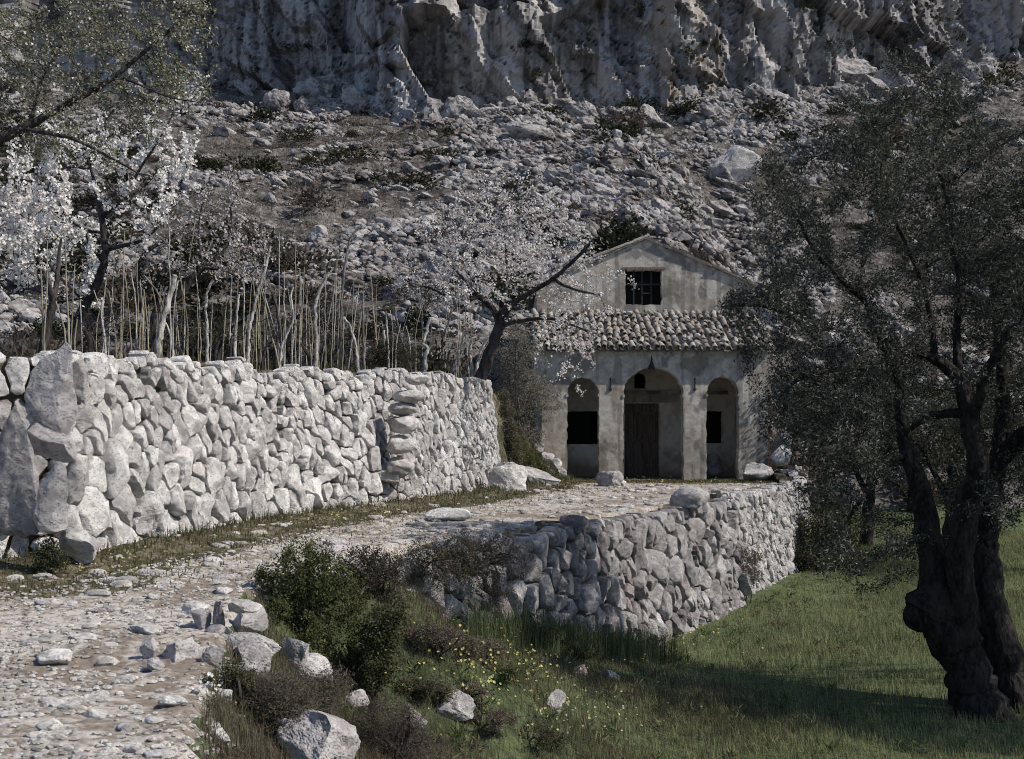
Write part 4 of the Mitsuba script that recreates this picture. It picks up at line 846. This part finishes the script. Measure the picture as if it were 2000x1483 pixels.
blossom_tree('almond_tree', 'dark young fruit tree at the corner behind the upright rock', [
    [(85, 690, 32, 0), (92, 640, 28, 0), (104, 590, 22, 0), (90, 545, 14, 0), (72, 500, 10, 0), (62, 440, 6, 0)], [(104, 590, 16, 0), (112, 540, 14, .2), (116, 490, 9, .3), (130, 440, 5, .3)]],
    [(60, 430, 50), (20, 480, 60), (120, 450, 40), (0, 400, 60), (80, 380, 40)], 15.2, .5, 470, 1200, .019, .09, 420, cluster=6, colour=(.88, .86, .85), spray=(26, .7, .021, 90))
# upper left: leafy tree whose boughs reach in from beside the view
blossom_tree('leafing_tree', 'tree coming into small pale green leaf, its boughs reaching across the top corner', [
    [(-220, 760, 70, 0), (-205, 620, 62, 0), (-170, 480, 54, 0), (-110, 370, 44, -.2), (-30, 290, 32, -.3), (60, 243, 22, -.4), (130, 205, 18, -.4), (180, 178, 16, -.4), (225, 148, 13, -.4), (262, 118, 11, -.4), (330, 60, 8, -.4), (380, 10, 5, -.4)],
    [(30, 255, 14, -.4), (100, 262, 11, -.7), (150, 275, 9, -.8), (210, 305, 7, -.9), (280, 345, 4, -1)], [(225, 148, 8, -.4), (270, 165, 6, -.6), (330, 190, 4, -.7), (390, 200, 3, -.8)], [(60, 243, 12, -.4), (80, 160, 9, -.2), (120, 90, 6, 0), (150, 20, 4, .1)], [(-110, 370, 24, -.2), (-90, 240, 18, 0), (-50, 120, 12, .2), (0, 20, 8, .3)]],
    [(90, 130, 80), (180, 90, 80), (270, 90, 70), (350, 110, 60), (390, 80, 45), (150, 200, 70), (250, 210, 70), (330, 180, 60), (60, 60, 70), (160, 20, 70), (280, 10, 70), (390, 20, 50), (110, 290, 55), (210, 290, 50), (10, 160, 80), (400, 190, 25), (-60, 60, 90), (-60, 250, 80), (290, 270, 35), (420, 130, 20)],
    12.6, .8, 490, 2600, .013, .085, 2300, mat='m_bark_dark', nleaf=22000, leafcol=(.22, .22, .16), colour=(.75, .73, .71), cat='tree', kill=1.6)

# further olives in the lower grove
def far_tree(px, py, d, hh, rr, seed, label, n=11000, col=(.055, .058, .046), group=None):
    r = np.random.default_rng(seed); b = G(px, py, d - 6, d + 6) if d is None else np.array([(px - 1000) / F * d, d, 0]); b[2] = H(b[0], b[1])[0] - .1
    t = Tree(seed); t.limb([(*b, .22), (*(b + [.1, 0, hh * .25]), .16), (*(b + [r.normal(0, .3), 0, hh * .45]), .12)], .2); t.limb([(*(b + [.1, 0, hh * .28]), .1), (*(b + [-.6, .2, hh * .55]), .06)], .2); t.limb([(*(b + [.1, 0, hh * .28]), .1), (*(b + [.7, -.2, hh * .55]), .06)], .2)
    cs = [(*(b + [r.normal(0, rr * .55), r.normal(0, rr * .4), hh * r.uniform(.45, .9)]), rr * r.uniform(.35, .6)) for _ in range(9)]
    t.grow(blob(cs, 700, r), .22, 2.5, .4, 60, .3); t.finish(.006)
    key = numbered('olive_tree'); tag(key, label, 'olive tree', group)
    put('trunk', mikit.ply(t.mesh(), 'm_bark_olive', smooth=60), key)
    P, Dd = twigpoints(t, n, r, .03, .12); put('crown', leaves(P, Dd + r.normal(0, .8, (n, 3)), .10, .045, jitcol(n, col, r, .3, (.16, .16, .14), .12), 'm_leaf', r), key)
far_tree(1690, 0, 36, 5.5, 2.3, 601, 'dark olive tree behind the great olive, just beyond the wall end', 12000)
far_tree(1850, 0, 33, 5.5, 2.4, 602, 'shaded olive tree behind the forked trunk', 12000)
far_tree(2030, 0, 30, 5.5, 2.6, 603, 'olive tree at the outer edge of the lower grove', 10000)
far_tree(1600, 0, 47, 5.0, 2.2, 604, 'distant olive tree behind the chapel corner', 9000)
far_tree(1780, 0, 50, 6.0, 2.8, 605, 'tall distant olive at the back of the grove under the hillside', 10000)

# --- bushes
def bush(name, circles, d0, spread, seed, n, label, size=.028, wid=.016, col=(.055, .062, .030), alt=None, pa=.1, cat='bush', twigs=260, twcol='m_bark_dark', attr=500, step=.07, base=None, group=None):
    r = np.random.default_rng(seed)
    if d0 is None:
        cc = np.array(circles, float); k = np.argmax(cc[:, 1] + .8 * cc[:, 2]); d0 = G(cc[:, 0].mean(), cc[k, 1] + .85 * cc[k, 2], 5)[1]; print(label[:30], 'd0', round(float(d0), 2))
    cs = px_blobs(circles, d0, spread, r); c = np.array(cs)
    if base is None: b = c[:, :3].mean(0); b[2] = H(b[0], b[1])[0]
    else: b = np.array(base)
    t = Tree(seed)
    for a in range(5): e = c[r.integers(len(c))]; t.limb([(*(b + [r.normal(0, .08), r.normal(0, .05), -.05]), .013), (*((b + e[:3]) / 2 + r.normal(0, .05, 3)), .010), (*e[:3], .006)], step)
    t.grow(blob(cs, attr, r), step, 1.2, step * 1.7, 60, .4); t.finish(.0022)
    key = numbered(name); tag(key, label, cat, group)
    put('stems', mikit.ply(t.mesh(0, 9), twcol, smooth=60), key)
    m = int(n * .6); P, Dd = twigpoints(t, m, r, .03, size * .9); P = np.vstack([P, blob(cs, n - m, r)]); Dd = np.vstack([Dd, unit(r.normal(size=(n - m, 3)))])
    put('foliage', leaves(P, Dd + r.normal(0, .8, (n, 3)) + [0, 0, .2], r.uniform(.7, 1.3, n) * size, r.uniform(.7, 1.3, n) * wid, jitcol(n, col, r, .32, alt, pa), 'm_leaf', r), key)
GRN, DRK, PUR, HEA = (.092, .105, .052), (.058, .062, .042), (.112, .090, .086), (.14, .124, .10)
bush('bush', [(600, 1120, 75), (545, 1135, 50), (650, 1150, 70), (590, 1180, 65), (660, 1210, 55), (540, 1190, 35), (615, 1240, 45)], None, .35, 701, 17000, 'dense green bush at the edge of the path', .026, .017, GRN, (.11, .115, .05), .2, attr=700)
bush('bush', [(725, 1105, 50), (690, 1100, 40), (760, 1120, 45), (720, 1150, 45), (770, 1170, 35)], 12.9, .3, 702, 8000, 'dark purplish bush growing behind the dense green one', .026, .013, PUR, DRK, .5)
bush('bush', [(860, 1080, 40), (900, 1070, 45), (815, 1085, 40), (870, 1115, 40), (820, 1125, 30), (910, 1120, 30)], 14.3, .25, 703, 5200, 'low tangled bush spilling over the near end of the retaining wall', .03, .014, PUR, GRN, .35, base=(-.6, 14.5, .2))
bush('bush', [(960, 1080, 45), (985, 1060, 35), (950, 1125, 42), (965, 1170, 32), (1010, 1090, 38), (990, 1130, 30), (935, 1075, 30)], 14.95, .25, 704, 6000, 'twiggy purple-brown bush hanging against the retaining wall', .026, .011, PUR, HEA, .4, base=(-.2, 15.35, .1))
bush('bush', [(730, 1250, 55), (760, 1210, 45), (700, 1290, 50), (750, 1300, 45), (720, 1340, 40)], None, .3, 705, 7000, 'leafy straggling bush on the bank below the dense green bush', .030, .018, (.065, .07, .038), (.15, .15, .09), .2)
bush('heather_clump', [(560, 1375, 70), (510, 1395, 60), (620, 1370, 55), (500, 1345, 45), (560, 1420, 50), (650, 1340, 45)], None, .25, 706, 15000, 'brown heathery scrub between the long rock and the big near boulder', .032, .006, HEA, (.16, .14, .12), .35, attr=900, step=.05)
bush('heather_clump', [(770, 1440, 60), (820, 1460, 50), (720, 1430, 45), (740, 1380, 40), (800, 1400, 35)], None, .25, 707, 9000, 'reddish dry scrub on the near bank beside the big boulder', .03, .006, PUR, HEA, .5, attr=600, step=.05)
bush('bush', [(460, 1310, 24), (480, 1330, 24), (440, 1345, 26), (410, 1325, 16)], None, .12, 708, 3500, 'small dark green tuft among the rocks at the path edge', .022, .010, GRN, HEA, .3, step=.04)
for i, (px, py, rr, cc, lab) in enumerate([(850, 1240, 46, PUR, 'low reddish-brown shrub under the near end of the retaining wall'), (935, 1265, 40, HEA, 'dry grey-brown tuft in the grass below the retaining wall'), (1050, 1235, 40, GRN, 'rounded green weed clump at the foot of the retaining wall'), (820, 1340, 40, DRK, 'dark low shrub on the bank above the half-buried grey rock'), (905, 1350, 34, HEA, 'dry heathy tuft beside the half-buried grey rock'), (985, 1310, 30, GRN, 'leafy weed clump among the yellow flowers'), (1130, 1270, 34, GRN, 'dark green weed clump in the shaded grass under the wall'), (960, 1400, 36, PUR, 'brownish weed patch in the near meadow grass'), (1060, 1440, 34, DRK, 'dark weed clump at the bottom edge of the meadow')]):
    bush('weed_clump', [(px - rr * .9, py + 2, rr * .38), (px - rr * .3, py - rr * .1, rr * .45), (px + rr * .5, py, rr * .4), (px + rr * 1.1, py + 4, rr * .3), (px + rr * .1, py + rr * .3, rr * .4), (px - rr * 1.3, py + 6, rr * .25)], None, .3, 720 + i, 2600, lab, .045, .009, tuple(np.array(cc) * 1.5), (.17, .155, .10), .35, step=.05, attr=260, cat='weed')
bush('bush', [(95, 1080, 28), (85, 1100, 24), (115, 1095, 20)], None, .12, 709, 2600, 'small dark leafy plant at the foot of the leaning slab', .03, .014, DRK, GRN, .4, step=.04)
bush('bush', [(765, 690, 32), (740, 700, 26), (795, 700, 24), (770, 672, 20)], 25.0, .3, 710, 4500, 'dark wiry shrub among the vine stakes, above the stone steps', .06, .012, DRK, HEA, .2, step=.06)
bush('bush', [(1445, 1090, 30), (1460, 1120, 30), (1430, 1110, 20), (1475, 1090, 20)], 25.6, .3, 711, 3500, 'brownish shrub at the corner of the retaining wall', .05, .016, HEA, PUR, .4)
bush('bush', [(1600, 1040, 50), (1580, 1090, 45), (1640, 1080, 50), (1560, 1120, 30), (1610, 1000, 40), (1650, 1020, 40)], 31.0, .7, 712, 14000, 'yellow-green shrub in the meadow beyond the wall, under the olive boughs', .065, .03, (.085, .082, .038), DRK, .4)
bush('bush', [(935, 965, 20), (925, 945, 16), (945, 985, 15)], 28.2, .15, 714, 1600, 'reddish brown weed in the shade at the foot of the far wall', .04, .016, (.07, .045, .035), DRK, .4)
bush('bush', [(1015, 880, 26), (1035, 900, 24), (1005, 920, 20), (1060, 915, 20), (1000, 850, 18), (1080, 928, 14)], 33.4, .4, 715, 9000, 'grassy green growth on the bank beside the chapel', .06, .014, (.13, .135, .06), GRN, .3)
bush('bush', [(984, 775, 15), (990, 805, 17), (996, 835, 18), (1004, 865, 18), (1010, 895, 18), (988, 885, 14)], 32.1, .25, 717, 9000, 'patchy grey-green scrub on the earth bank right behind the wall end', .05, .02, (.12, .115, .075), (.20, .185, .15), .35, base=(-.1, 32.2, 1.2))
bush('bush', [(1065, 790, 40), (1040, 760, 40), (1010, 800, 40), (1030, 840, 30), (1000, 740, 40), (985, 780, 40), (1030, 700, 42), (990, 700, 40), (1045, 850, 30), (1010, 650, 30), (1045, 760, 35), (1005, 880, 25)], 34.7, .5, 716, 22000, 'grey scrub on the bank behind the wall end', .055, .022, (.30, .28, .25), (.10, .10, .07), .25, base=(.1, 34.7, 1.6))

# shrubs of the hillside
rb = np.random.default_rng(801)
def shrub_mesh(seed, n=420):
    r = np.random.default_rng(seed); cs = [(*(r.normal(0, .35, 2)), r.uniform(.1, .55), r.uniform(.3, .55)) for _ in range(7)]
    P = blob(cs, n, r); return P, unit(P - [0, 0, -.2]) + r.normal(0, .5, (n, 3)), r
slib = []
for i in range(7):
    P, Dd, r = shrub_mesh(810 + i); c = [(.042, .046, .028), (.050, .050, .034), (.035, .040, .026), (.10, .088, .072), (.045, .05, .03), (.115, .10, .096), (.04, .044, .03)][i]
    slib.append(leaves(P, Dd, r.uniform(.12, .24, len(P)), .09, jitcol(len(P), c, r, .3), 'm_leaf', r))
for i in range(300):
    for _ in range(50):
        y = rb.uniform(37, 106); x = rb.uniform(-.45, .45) * y; z, _a, _b, hm = Hfull(np.array([x]), np.array([y])); px, py = 1000 + F * x / y, HZ - F * (z[0] - CZ) / y
        want = .30 + .6 * ss(900, 700, px) * ss(230, 330, py) + .8 * ss(1560, 1650, px)
        if hm[0] > .8 and not (0 < x < 8.5 and y < 48) and rb.random() < want and nz(np.array([x]), np.array([y]), .14, 44)[0] > -.08: break
    s = (.45 + 1.35 * rb.random() ** 1.6) * (.85 if y < 50 else 1.2)
    sh = dict(slib[rb.integers(7)]); sh['to_world'] = T().translate([x, y, z[0] - .1]).rotate([0, 0, 1], float(rb.uniform(0, 360))).scale([s * rb.uniform(1, 1.5), s, s * rb.uniform(.6, .9)])
    tag(put('hill_shrub', sh), 'low dark shrub among the stones of the hillside', 'shrub', 'shrubs dotted over the hillside')

rk = np.random.default_rng(851)
xs, ys, zs = HSCRUB; per = 22; n = len(xs); sc = np.repeat(.16 + .50 * rk.random(n) ** 1.7, per); k = np.repeat(np.arange(n), per)
q = unit(rk.normal(size=(n * per, 3))) * rk.random((n * per, 1)) ** .4 * [1.2, 1, .75]; P = np.c_[xs, ys, zs + .08][k] + q * sc[:, None]
tone = np.array([(.045, .047, .034), (.070, .060, .048), (.088, .070, .066), (.040, .042, .032), (.10, .085, .075)])[rk.integers(0, 5, n)][k] * rk.uniform(.7, 1.35, (n * per, 1))
tag(put('hillside_scrub', leaves(P, q + rk.normal(0, .5, q.shape), rk.uniform(.09, .17, n * per), .06, tone, 'm_leaf', rk)), 'low heathy scrub scattered between the hillside stones', 'scrub', kind='stuff')
for i in range(70):
    y = rk.uniform(24, 40); x = rk.uniform(-.44, -.03) * y
    if sdist(L_LINE, np.array([x]), np.array([y]))[0] > -.9: continue
    z = H(x, y)[0]; s = rk.uniform(.5, 1.15); sh = dict(slib[rk.choice([3, 5, 5, 3, 1, 4])]); sh['to_world'] = T().translate([x, y, z - .1]).rotate([0, 0, 1], float(rk.uniform(0, 360))).scale([s * 1.2, s, s * rk.uniform(.8, 1.5)])
    tag(put('thicket_shrub', sh), 'dark shrub in the thicket at the back of the vine terrace', 'shrub', 'thicket behind the vines')
ct = cKDTree(np.c_[Vc[:, 0], Vc[:, 2]])
for i in range(84):
    x, z = (rk.uniform(-24, 40) if i < 40 else rk.uniform(23, 50)), rk.uniform(27, 42); p = Vc[ct.query([x, z])[1]]; s = rk.uniform(.35, 1.0); sh = dict(slib[rk.choice([0, 1, 2, 6])])
    sh['to_world'] = T().translate([p[0], p[1] - .1 * s, p[2]]).rotate([1, 0, 0], 55.0).scale([s * rk.uniform(.8, 1.4), s, s * .7])
    tag(put('cliff_shrub', sh), 'dark shrub rooted in a crevice of the cliff', 'shrub', 'shrubs clinging to the cliff')
# ------------------------------------------------------------------ vine stakes, posts and vines on the terrace
rv = np.random.default_rng(901)
A_ = lambda q: [(60 + a * .23, 400 + b * .23) for a, b in q]; B_ = lambda q: [(480 + a * .25, 400 + b * .25) for a, b in q]
wd = lambda px: float(np.interp(px, [0, 160, 500, 770, 975], [12.4, 13.3, 18.7, 23.4, 30.2]))
canes = [A_(q) for q in ([(85, 560), (100, 1080)], [(140, 310), (130, 700)], [(290, 270), (305, 700), (320, 1100)], [(375, 500), (345, 1090)], [(718, 390), (660, 1230)], [(795, 200), (775, 1320)], [(745, 360), (800, 560), (860, 1290)], [(885, 360), (910, 700), (895, 1300)], [(1172, 0), (1180, 620)], [(1275, 230), (1275, 600), (1300, 900)], [(1400, 60), (1310, 780)], [(1690, 360), (1700, 600), (1695, 1010)], [(1775, 350), (1750, 900), (1720, 1320)], [(1890, 430), (1950, 640)], [(1985, 320), (1985, 1280)], [(1665, 800), (1625, 1380)], [(1415, 680), (1420, 1180)], [(1240, 900), (1255, 1220)], [(945, 1000), (950, 1300)], [(1000, 850), (1005, 1150)], [(420, 700), (425, 1000)])]
canes += [B_(q) for q in ([(148, 290), (148, 1190)], [(60, 400), (100, 570)], [(262, 220), (258, 700), (240, 1200)], [(388, 250), (390, 1230)], [(435, 610), (430, 1220)], [(475, 600), (500, 1100)], [(622, 500), (625, 1230)], [(715, 440), (690, 1100)], [(700, 600), (640, 960)], [(825, 640), (770, 930)], [(842, 540), (830, 1240)], [(885, 620), (850, 900)], [(970, 520), (1020, 1060)], [(1018, 620), (1020, 1050)], [(1455, 700), (1440, 1300)], [(1600, 820), (1510, 1280)], [(1580, 850), (1545, 1280)], [(1985, 730), (1890, 1030)], [(575, 720), (570, 1180)], [(90, 880), (120, 1180)])]
for i in range(72):
    px = rv.uniform(80, 940); d = wd(px); top = rv.uniform(505, 640); canes.append([(px, 735 - 25 * (px < 200)), (px + rv.normal(0, 3), (top + 735) / 2), (px + rv.normal(0, 9), top)])
for q in canes:
    q = sorted(q, key=lambda t: -t[1]); px = q[0][0]; d = wd(px) + rv.uniform(1.1, 3.4)
    P = [at(a, b, d) for a, b in q]; dirn = P[0] - P[1]; g = max(H(P[0][0], P[0][1])[0] - .15, 2.15)
    if P[0][2] > g: P = [P[0] + dirn / abs(dirn[2]) * (P[0][2] - g)] + P
    w = rv.uniform(.008, .015); P = densify(np.array(P), .25); P[1:-1, :2] += rv.normal(0, .006, (len(P) - 2, 2))
    tag(put('cane_stake', mikit.ply(tube(P, np.linspace(w, w * .6, len(P)), 6), ['m_cane', 'm_cane', 'm_bark_pale'][rv.integers(3)], smooth=60)), 'thin pale upright cane staking a vine above the terrace wall', 'cane stake', 'cane stakes among the vines')
posts = [(A_([(1225, 600), (1195, 720), (1150, 880), (1105, 1060), (1085, 1135)]), 13, 'm_bark_pale', 'thick pale barkless cut trunk leaning among the vines', .9),
         (A_([(1135, 990), (1175, 1080), (1195, 1200), (1222, 1285)]), 4.5, 'm_bark_pale', 'short pale bent stick beside the thick cut trunk', .7),
         (A_([(1550, 640), (1500, 740), (1485, 880), (1500, 1060), (1500, 1200)]), 6, 'm_bark_pale', 'bow-shaped pale stake with a forward-curving tip', .8),
         (A_([(620, 800), (598, 900), (615, 1050), (632, 1180)]), 4.5, 'm_bark_pale', 'slim pale curved stake near the near wall end', .7),
         (A_([(1770, 760), (1745, 1000), (1735, 1200), (1745, 1340)]), 6, 'm_bark_pale', 'straight greyish white stake behind a tall cane', .6),
         (A_([(1130, 880), (1070, 740), (960, 600)]), 4, 'm_bark_grey', 'thin grey stick resting against the thick cut trunk', 1.0),
         (B_([(192, 325), (155, 480), (105, 640), (60, 830), (25, 990)]), 6.5, 'm_bark_pale', 'tall pale leaning branch used as a stake, above the highest wall stone', .7),
         (B_([(372, 640), (350, 720), (372, 860), (330, 1000), (280, 1100)]), 5, 'm_bark_pale', 'crooked pale branch stake with a kinked middle', .9),
         (B_([(710, 545), (655, 550), (600, 620), (555, 740), (540, 900), (552, 1090), (550, 1220)]), 7, 'm_bark_pale', 'pale arched stake bending over at its top', .6),
         (B_([(765, 880), (815, 960), (850, 1060), (868, 1160)]), 6, 'm_bark_pale', 'short white curved stake standing alone in the middle of the row', .6),
         (B_([(1440, 890), (1410, 1000), (1385, 1085), (1425, 1125), (1400, 1200), (1395, 1290)]), 7.5, 'm_bark_pale', 'gnarled white kinked stump stake near the steps', .7),
         (B_([(205, 680), (240, 800), (255, 950), (235, 1190)]), 6, 'm_bark_dark', 'dark crooked stake behind the tallest canes', .9),
         (B_([(912, 158), (830, 250), (800, 330), (775, 500), (745, 800), (735, 1160)]), 5, 'm_bark_grey', 'long grey forked pole rising above all the other stakes', 1.3),
         (B_([(918, 690), (915, 900), (925, 1262)]), 5, 'm_bark_grey', 'upright grey post next to the dark wiry shrub', .5),
         (B_([(1095, 840), (1105, 1000), (1115, 1135)]), 4, 'm_bark_pale', 'short straight pale stake behind the dark wiry shrub', .8),
         (B_([(1165, 805), (1190, 950), (1240, 1120), (1290, 1300)]), 5, 'm_bark_grey', 'slanting stake leaning away from the blossoming tree', .5),
         (B_([(1725, 985), (1690, 1090), (1650, 1200), (1625, 1310)]), 6, 'm_bark_pale', 'slanting pale stake beside the trunk of the blossoming tree', .4),
         (B_([(1660, 560), (1625, 770), (1590, 900), (1545, 1060)]), 4, 'm_bark_grey', 'grey pole rising into the lower blossom', .8),
         (B_([(1890, 1030), (1840, 1130), (1800, 1300)]), 6, 'm_bark_pale', 'whitish weathered stake right against the dark trunk', .3),
         (B_([(1765, 1060), (1750, 1160), (1770, 1290)]), 6, 'm_bark_pale', 'stubby pale vine stump between the slanting stake and the trunk', .6),
         (B_([(1080, 980), (1080, 1150)]), 6, 'm_bark_pale', 'stubby pale post just behind the dark wiry shrub', 1.4)]
for q, w, mt, lab, dd in posts:
    q = sorted(q, key=lambda t: -t[1]) if 'stick resting' not in lab else q
    d = wd(q[0][0]) + dd + .6; P = [at(a, b, d) for a, b in q]; g = max(H(P[0][0], P[0][1])[0] - .15, 2.15)
    if P[0][2] > g and 'stick resting' not in lab: P = [np.r_[P[0][:2] + (P[0] - P[1])[:2] * .3, g]] + P
    P = densify(np.array(P), .07); s = .56 * w / F * d; R = s * np.linspace(1.1, .7, len(P)) * (1 + rv.normal(0, .09, len(P))); P[1:-1] += rv.normal(0, s * .2, (len(P) - 2, 3))
    tag(put('wooden_stake', mikit.ply(tube(P, R, 9), mt, smooth=50)), lab, 'wooden stake')
for i in range(40):
    px = rv.uniform(150, 950); d = wd(px) + rv.uniform(1.3, 3.6); x = (px - 1000) / F * d; z = H(x, d)[0]; t = Tree(950 + i); b = np.array([x, d, z])
    t.limb([(*(b - [0, 0, .1]), .035), (*(b + [rv.normal(0, .08), 0, .25]), .03), (*(b + [rv.normal(0, .15), rv.normal(0, .05), .5]), .022)], .05)
    cs = [(*(b + [rv.normal(0, .22), rv.normal(0, .15), rv.uniform(.45, .9)]), .22) for _ in range(4)]; t.grow(blob(cs, 45, rv), .07, 1.0, .1, 40, .35); t.finish(.003)
    k = numbered('grapevine'); tag(k, 'dark knotted leafless grapevine tied among the stakes on the terrace', 'grapevine', 'leafless grapevines on the terrace')
    put('stem', mikit.ply(t.mesh(), 'm_bark_dark', smooth=60), k)

# ------------------------------------------------------------------ grasses and flowers
rg = np.random.default_rng(1001)
def scatter(n, x0, x1, y0, y1, power=1.0):
    y = y0 + (y1 - y0) * rg.random(n) ** power; x = rg.uniform(x0, x1, n); return x, y
def grass(name, x, y, m, h, w, base, label, alt=None, pa=.1, lean=.35, kind='stuff', wind=(0, 0)):
    x, y = x[m], y[m]; z = H(x, y); n = len(x); hh = (h[m] if np.ndim(h) else h) * rg.uniform(.5, 1.25, n)
    c = jitcol(n, base, rg, .25, alt, pa) * (1 + 1.0 * nz(x, y, .8, 61))[:, None].clip(.5, 1.6)
    k = put(name, blades(np.c_[x, y, z - .01], hh, w[m] if np.ndim(w) else w, c, rg, lean, wind=wind)); tag(k, label, 'grass', kind=kind); print(name, n)
x, y = scatter(350000, -2.5, 17, 9.5, 48, 1.9); _, sl, sr, hm = Hfull(x, y)
m = (sr > .1) & (hm < .5) & (np.abs(x) < .46 * y) & (rg.random(len(x)) < .30 + .7 * ss(12, 16, y + 1.2 * x)) & ((sr > .32) | (y < 14))
w_ = .003 + .00030 * y
grass('meadow_grass', x, y, m, (.08 + .08 * ss(0, 3.5, sr)) * (.55 + 1.1 * (nz(x, y, .45, 81) + .5)), w_, (.235, .255, .135), 'fine green meadow grass below the retaining wall', (.24, .24, .15), .15, wind=(-.1, 0))
x, y = scatter(150000, -8, 9, 8.5, 38, 1.3); _, sl, sr, hm = Hfull(x, y)
ver = 1.35 + .75 * ss(12.6, 11, y) - .5 * ss(30, 33, y)
m = (sl > .02) & (sr < -.05) & (hm < .3) & (np.abs(x) < .46 * y) & (rg.random(len(x)) < .12 + .85 * np.maximum(ss(ver + .35, ver - .35, sl + 1.0 * nz(x, y, 1.3, 21)), ss(34, 35, y) * (x > 1.5)))
m &= ~((y > 36.7) & (x > .7) & (x < 7.8))
m &= rg.random(len(x)) < np.where((sl > 2.2) & (y < 33), .10, 1.0)
grass('verge_grass', x, y, m, (.07 + .08 * rg.random(len(x))) * np.where(sl < .45, 1.25, .7), .005 + .0004 * y, (.095, .10, .055), 'short weeds and grass along the foot of the walls', (.16, .14, .09), .25, lean=1.1)
x, y = scatter(26000, -.5, 3.4, 12, 21, 1.0); _, sl, sr, hm = Hfull(x, y)
m = (sr > .12) & (sr < 1.0 + .9 * nz(x, y, .8, 71)) & (y < 19.5)
grass('tall_grass', x, y, m, .48, .008, (.12, .155, .085), 'tall feathery green growth against the foot of the retaining wall', (.10, .10, .05), .2, lean=.3)
x, y = scatter(170000, -3.6, 4.5, 6.5, 17, 1.0); _, sl, sr, hm = Hfull(x, y)
m = (sr > -.05) & (sr < 4.2) & (y < 17) & ((y < 14) | (sr > .3)) & (rg.random(len(x)) < (.55 + nz(x, y, 1.2, 72) * 2) * ss(4.4, 2.6, sr))
grass('bank_grass', x, y, m, .16, .005, (.125, .122, .078), 'mixed dry and green grass on the rough bank', (.16, .125, .10), .45, lean=.6)
x, y = scatter(32000, -9, 1.5, 12, 37, 1.0); _, sl, sr, hm = Hfull(x, y)
m = (sl < np.where(y > 31, .15, -.35)) & (hm < .9)
grass('terrace_grass', x, y, m, .22, .012, (.075, .078, .045), 'rough grass on the terrace between the vines', (.15, .13, .09), .3, lean=.5)
x, y = scatter(120000, -42, 48, 36, 106, .8); _, sl, sr, hm = Hfull(x, y)
m = (hm > .7) & (np.abs(x) < .45 * y) & ~((x > .3) & (x < 8.3) & (y < 47.5)) & (rg.random(len(x)) < .5 + 2 * nz(x, y, .2, 73))
grass('hillside_grass', x, y, m, .34, .03, (.10, .085, .068), 'dry tufted grass and herbs over the hillside', (.19, .16, .145), .4, lean=.6)
x, y = scatter(60000, -2.6, 1.2, 5.5, 11.5, 1.0); _, sl, sr, hm = Hfull(x, y)
m = (sr > .0) & (sr < 2.8) & (rg.random(len(x)) < .35 + nz(x, y, 1.5, 75) * 3)
grass('dry_grass', x, y, m, .17, .0045, (.15, .125, .10), 'dry tangled grass and heath on the near bank', (.11, .085, .075), .4, lean=.9)
x, y = scatter(2600, -2, 16, 10, 42, 1.6); _, sl, sr, hm = Hfull(x, y); m = (sr > .4) & (hm < .5) & (np.abs(x) < .46 * y) & (rg.random(len(x)) < .5 + 2.2 * nz(x, y, .5, 91)); x, y = x[m], y[m]; n = len(x); per = 16
a = rg.uniform(0, 6.28, n * per); k = np.repeat(np.arange(n), per); el = rg.uniform(.35, 1.2, n * per); Dw = np.c_[np.cos(a) * np.cos(el), np.sin(a) * np.cos(el), np.sin(el)]
col = np.array([(.10, .135, .06), (.13, .15, .075), (.085, .11, .055), (.17, .16, .10), (.12, .10, .075)])[rg.integers(0, 5, n)][k] * rg.uniform(.75, 1.3, (n * per, 1)); sw = rg.uniform(.7, 1.5, n)[k]
tag(put('meadow_weeds', leaves(np.c_[x, y, H(x, y) + .03][k] + rg.normal(0, .03, (n * per, 3)), Dw, sw * rg.uniform(.06, .12, n * per), sw * .020, col * 1.5, 'm_leaf', rg)), 'broad-leaved weeds and stalks growing through the meadow grass', 'weeds', kind='stuff')
def flower_patch(name, n, cx, cy, sx, sy, h, r, col, label, cond=None):
    q = [G(rg.normal(cx, sx), rg.normal(cy, sy), 4, 42) for _ in range(n)]; P = np.array(q)
    if cond is not None: P = P[cond(P)]
    P[:, 2] += rg.uniform(.5, 1.0, len(P)) * h
    k = put(name, flowers(P, rg.normal(0, .5, (len(P), 3)) + [.2, -.5, .9], rg.uniform(.7, 1.2, len(P)) * r, jitcol(len(P), col, rg, .15), 'm_petal', rg)); tag(k, label, 'flowers', kind='stuff')
YEL = (.62, .56, .22)
flower_patch('yellow_flowers', 220, 980, 1330, 80, 45, .22, .016, YEL, 'yellow wild flowers in the grass below the bushes')
flower_patch('yellow_flowers', 90, 1150, 1410, 90, 30, .14, .013, (.6, .57, .36), 'pale yellow wild flowers in the shaded meadow')
flower_patch('yellow_flowers', 110, 1330, 1265, 80, 35, .22, .015, YEL, 'scattered yellow flowers in the meadow at the wall foot')
flower_patch('yellow_flowers', 150, 240, 1110, 110, 22, .05, .012, (.5, .47, .24), 'tiny yellow flowers in the verge below the near wall')
flower_patch('yellow_flowers', 150, 680, 1005, 90, 16, .06, .016, (.5, .47, .24), 'tiny yellow flowers in the verge below the far wall')
flower_patch('yellow_flowers', 90, 1330, 945, 90, 8, .10, .025, (.42, .38, .12), 'yellow flowers growing in front of the chapel')
flower_patch('white_flowers', 40, 418, 1358, 26, 12, .10, .013, (.75, .74, .74), 'small cluster of white flowers beside the path stones')
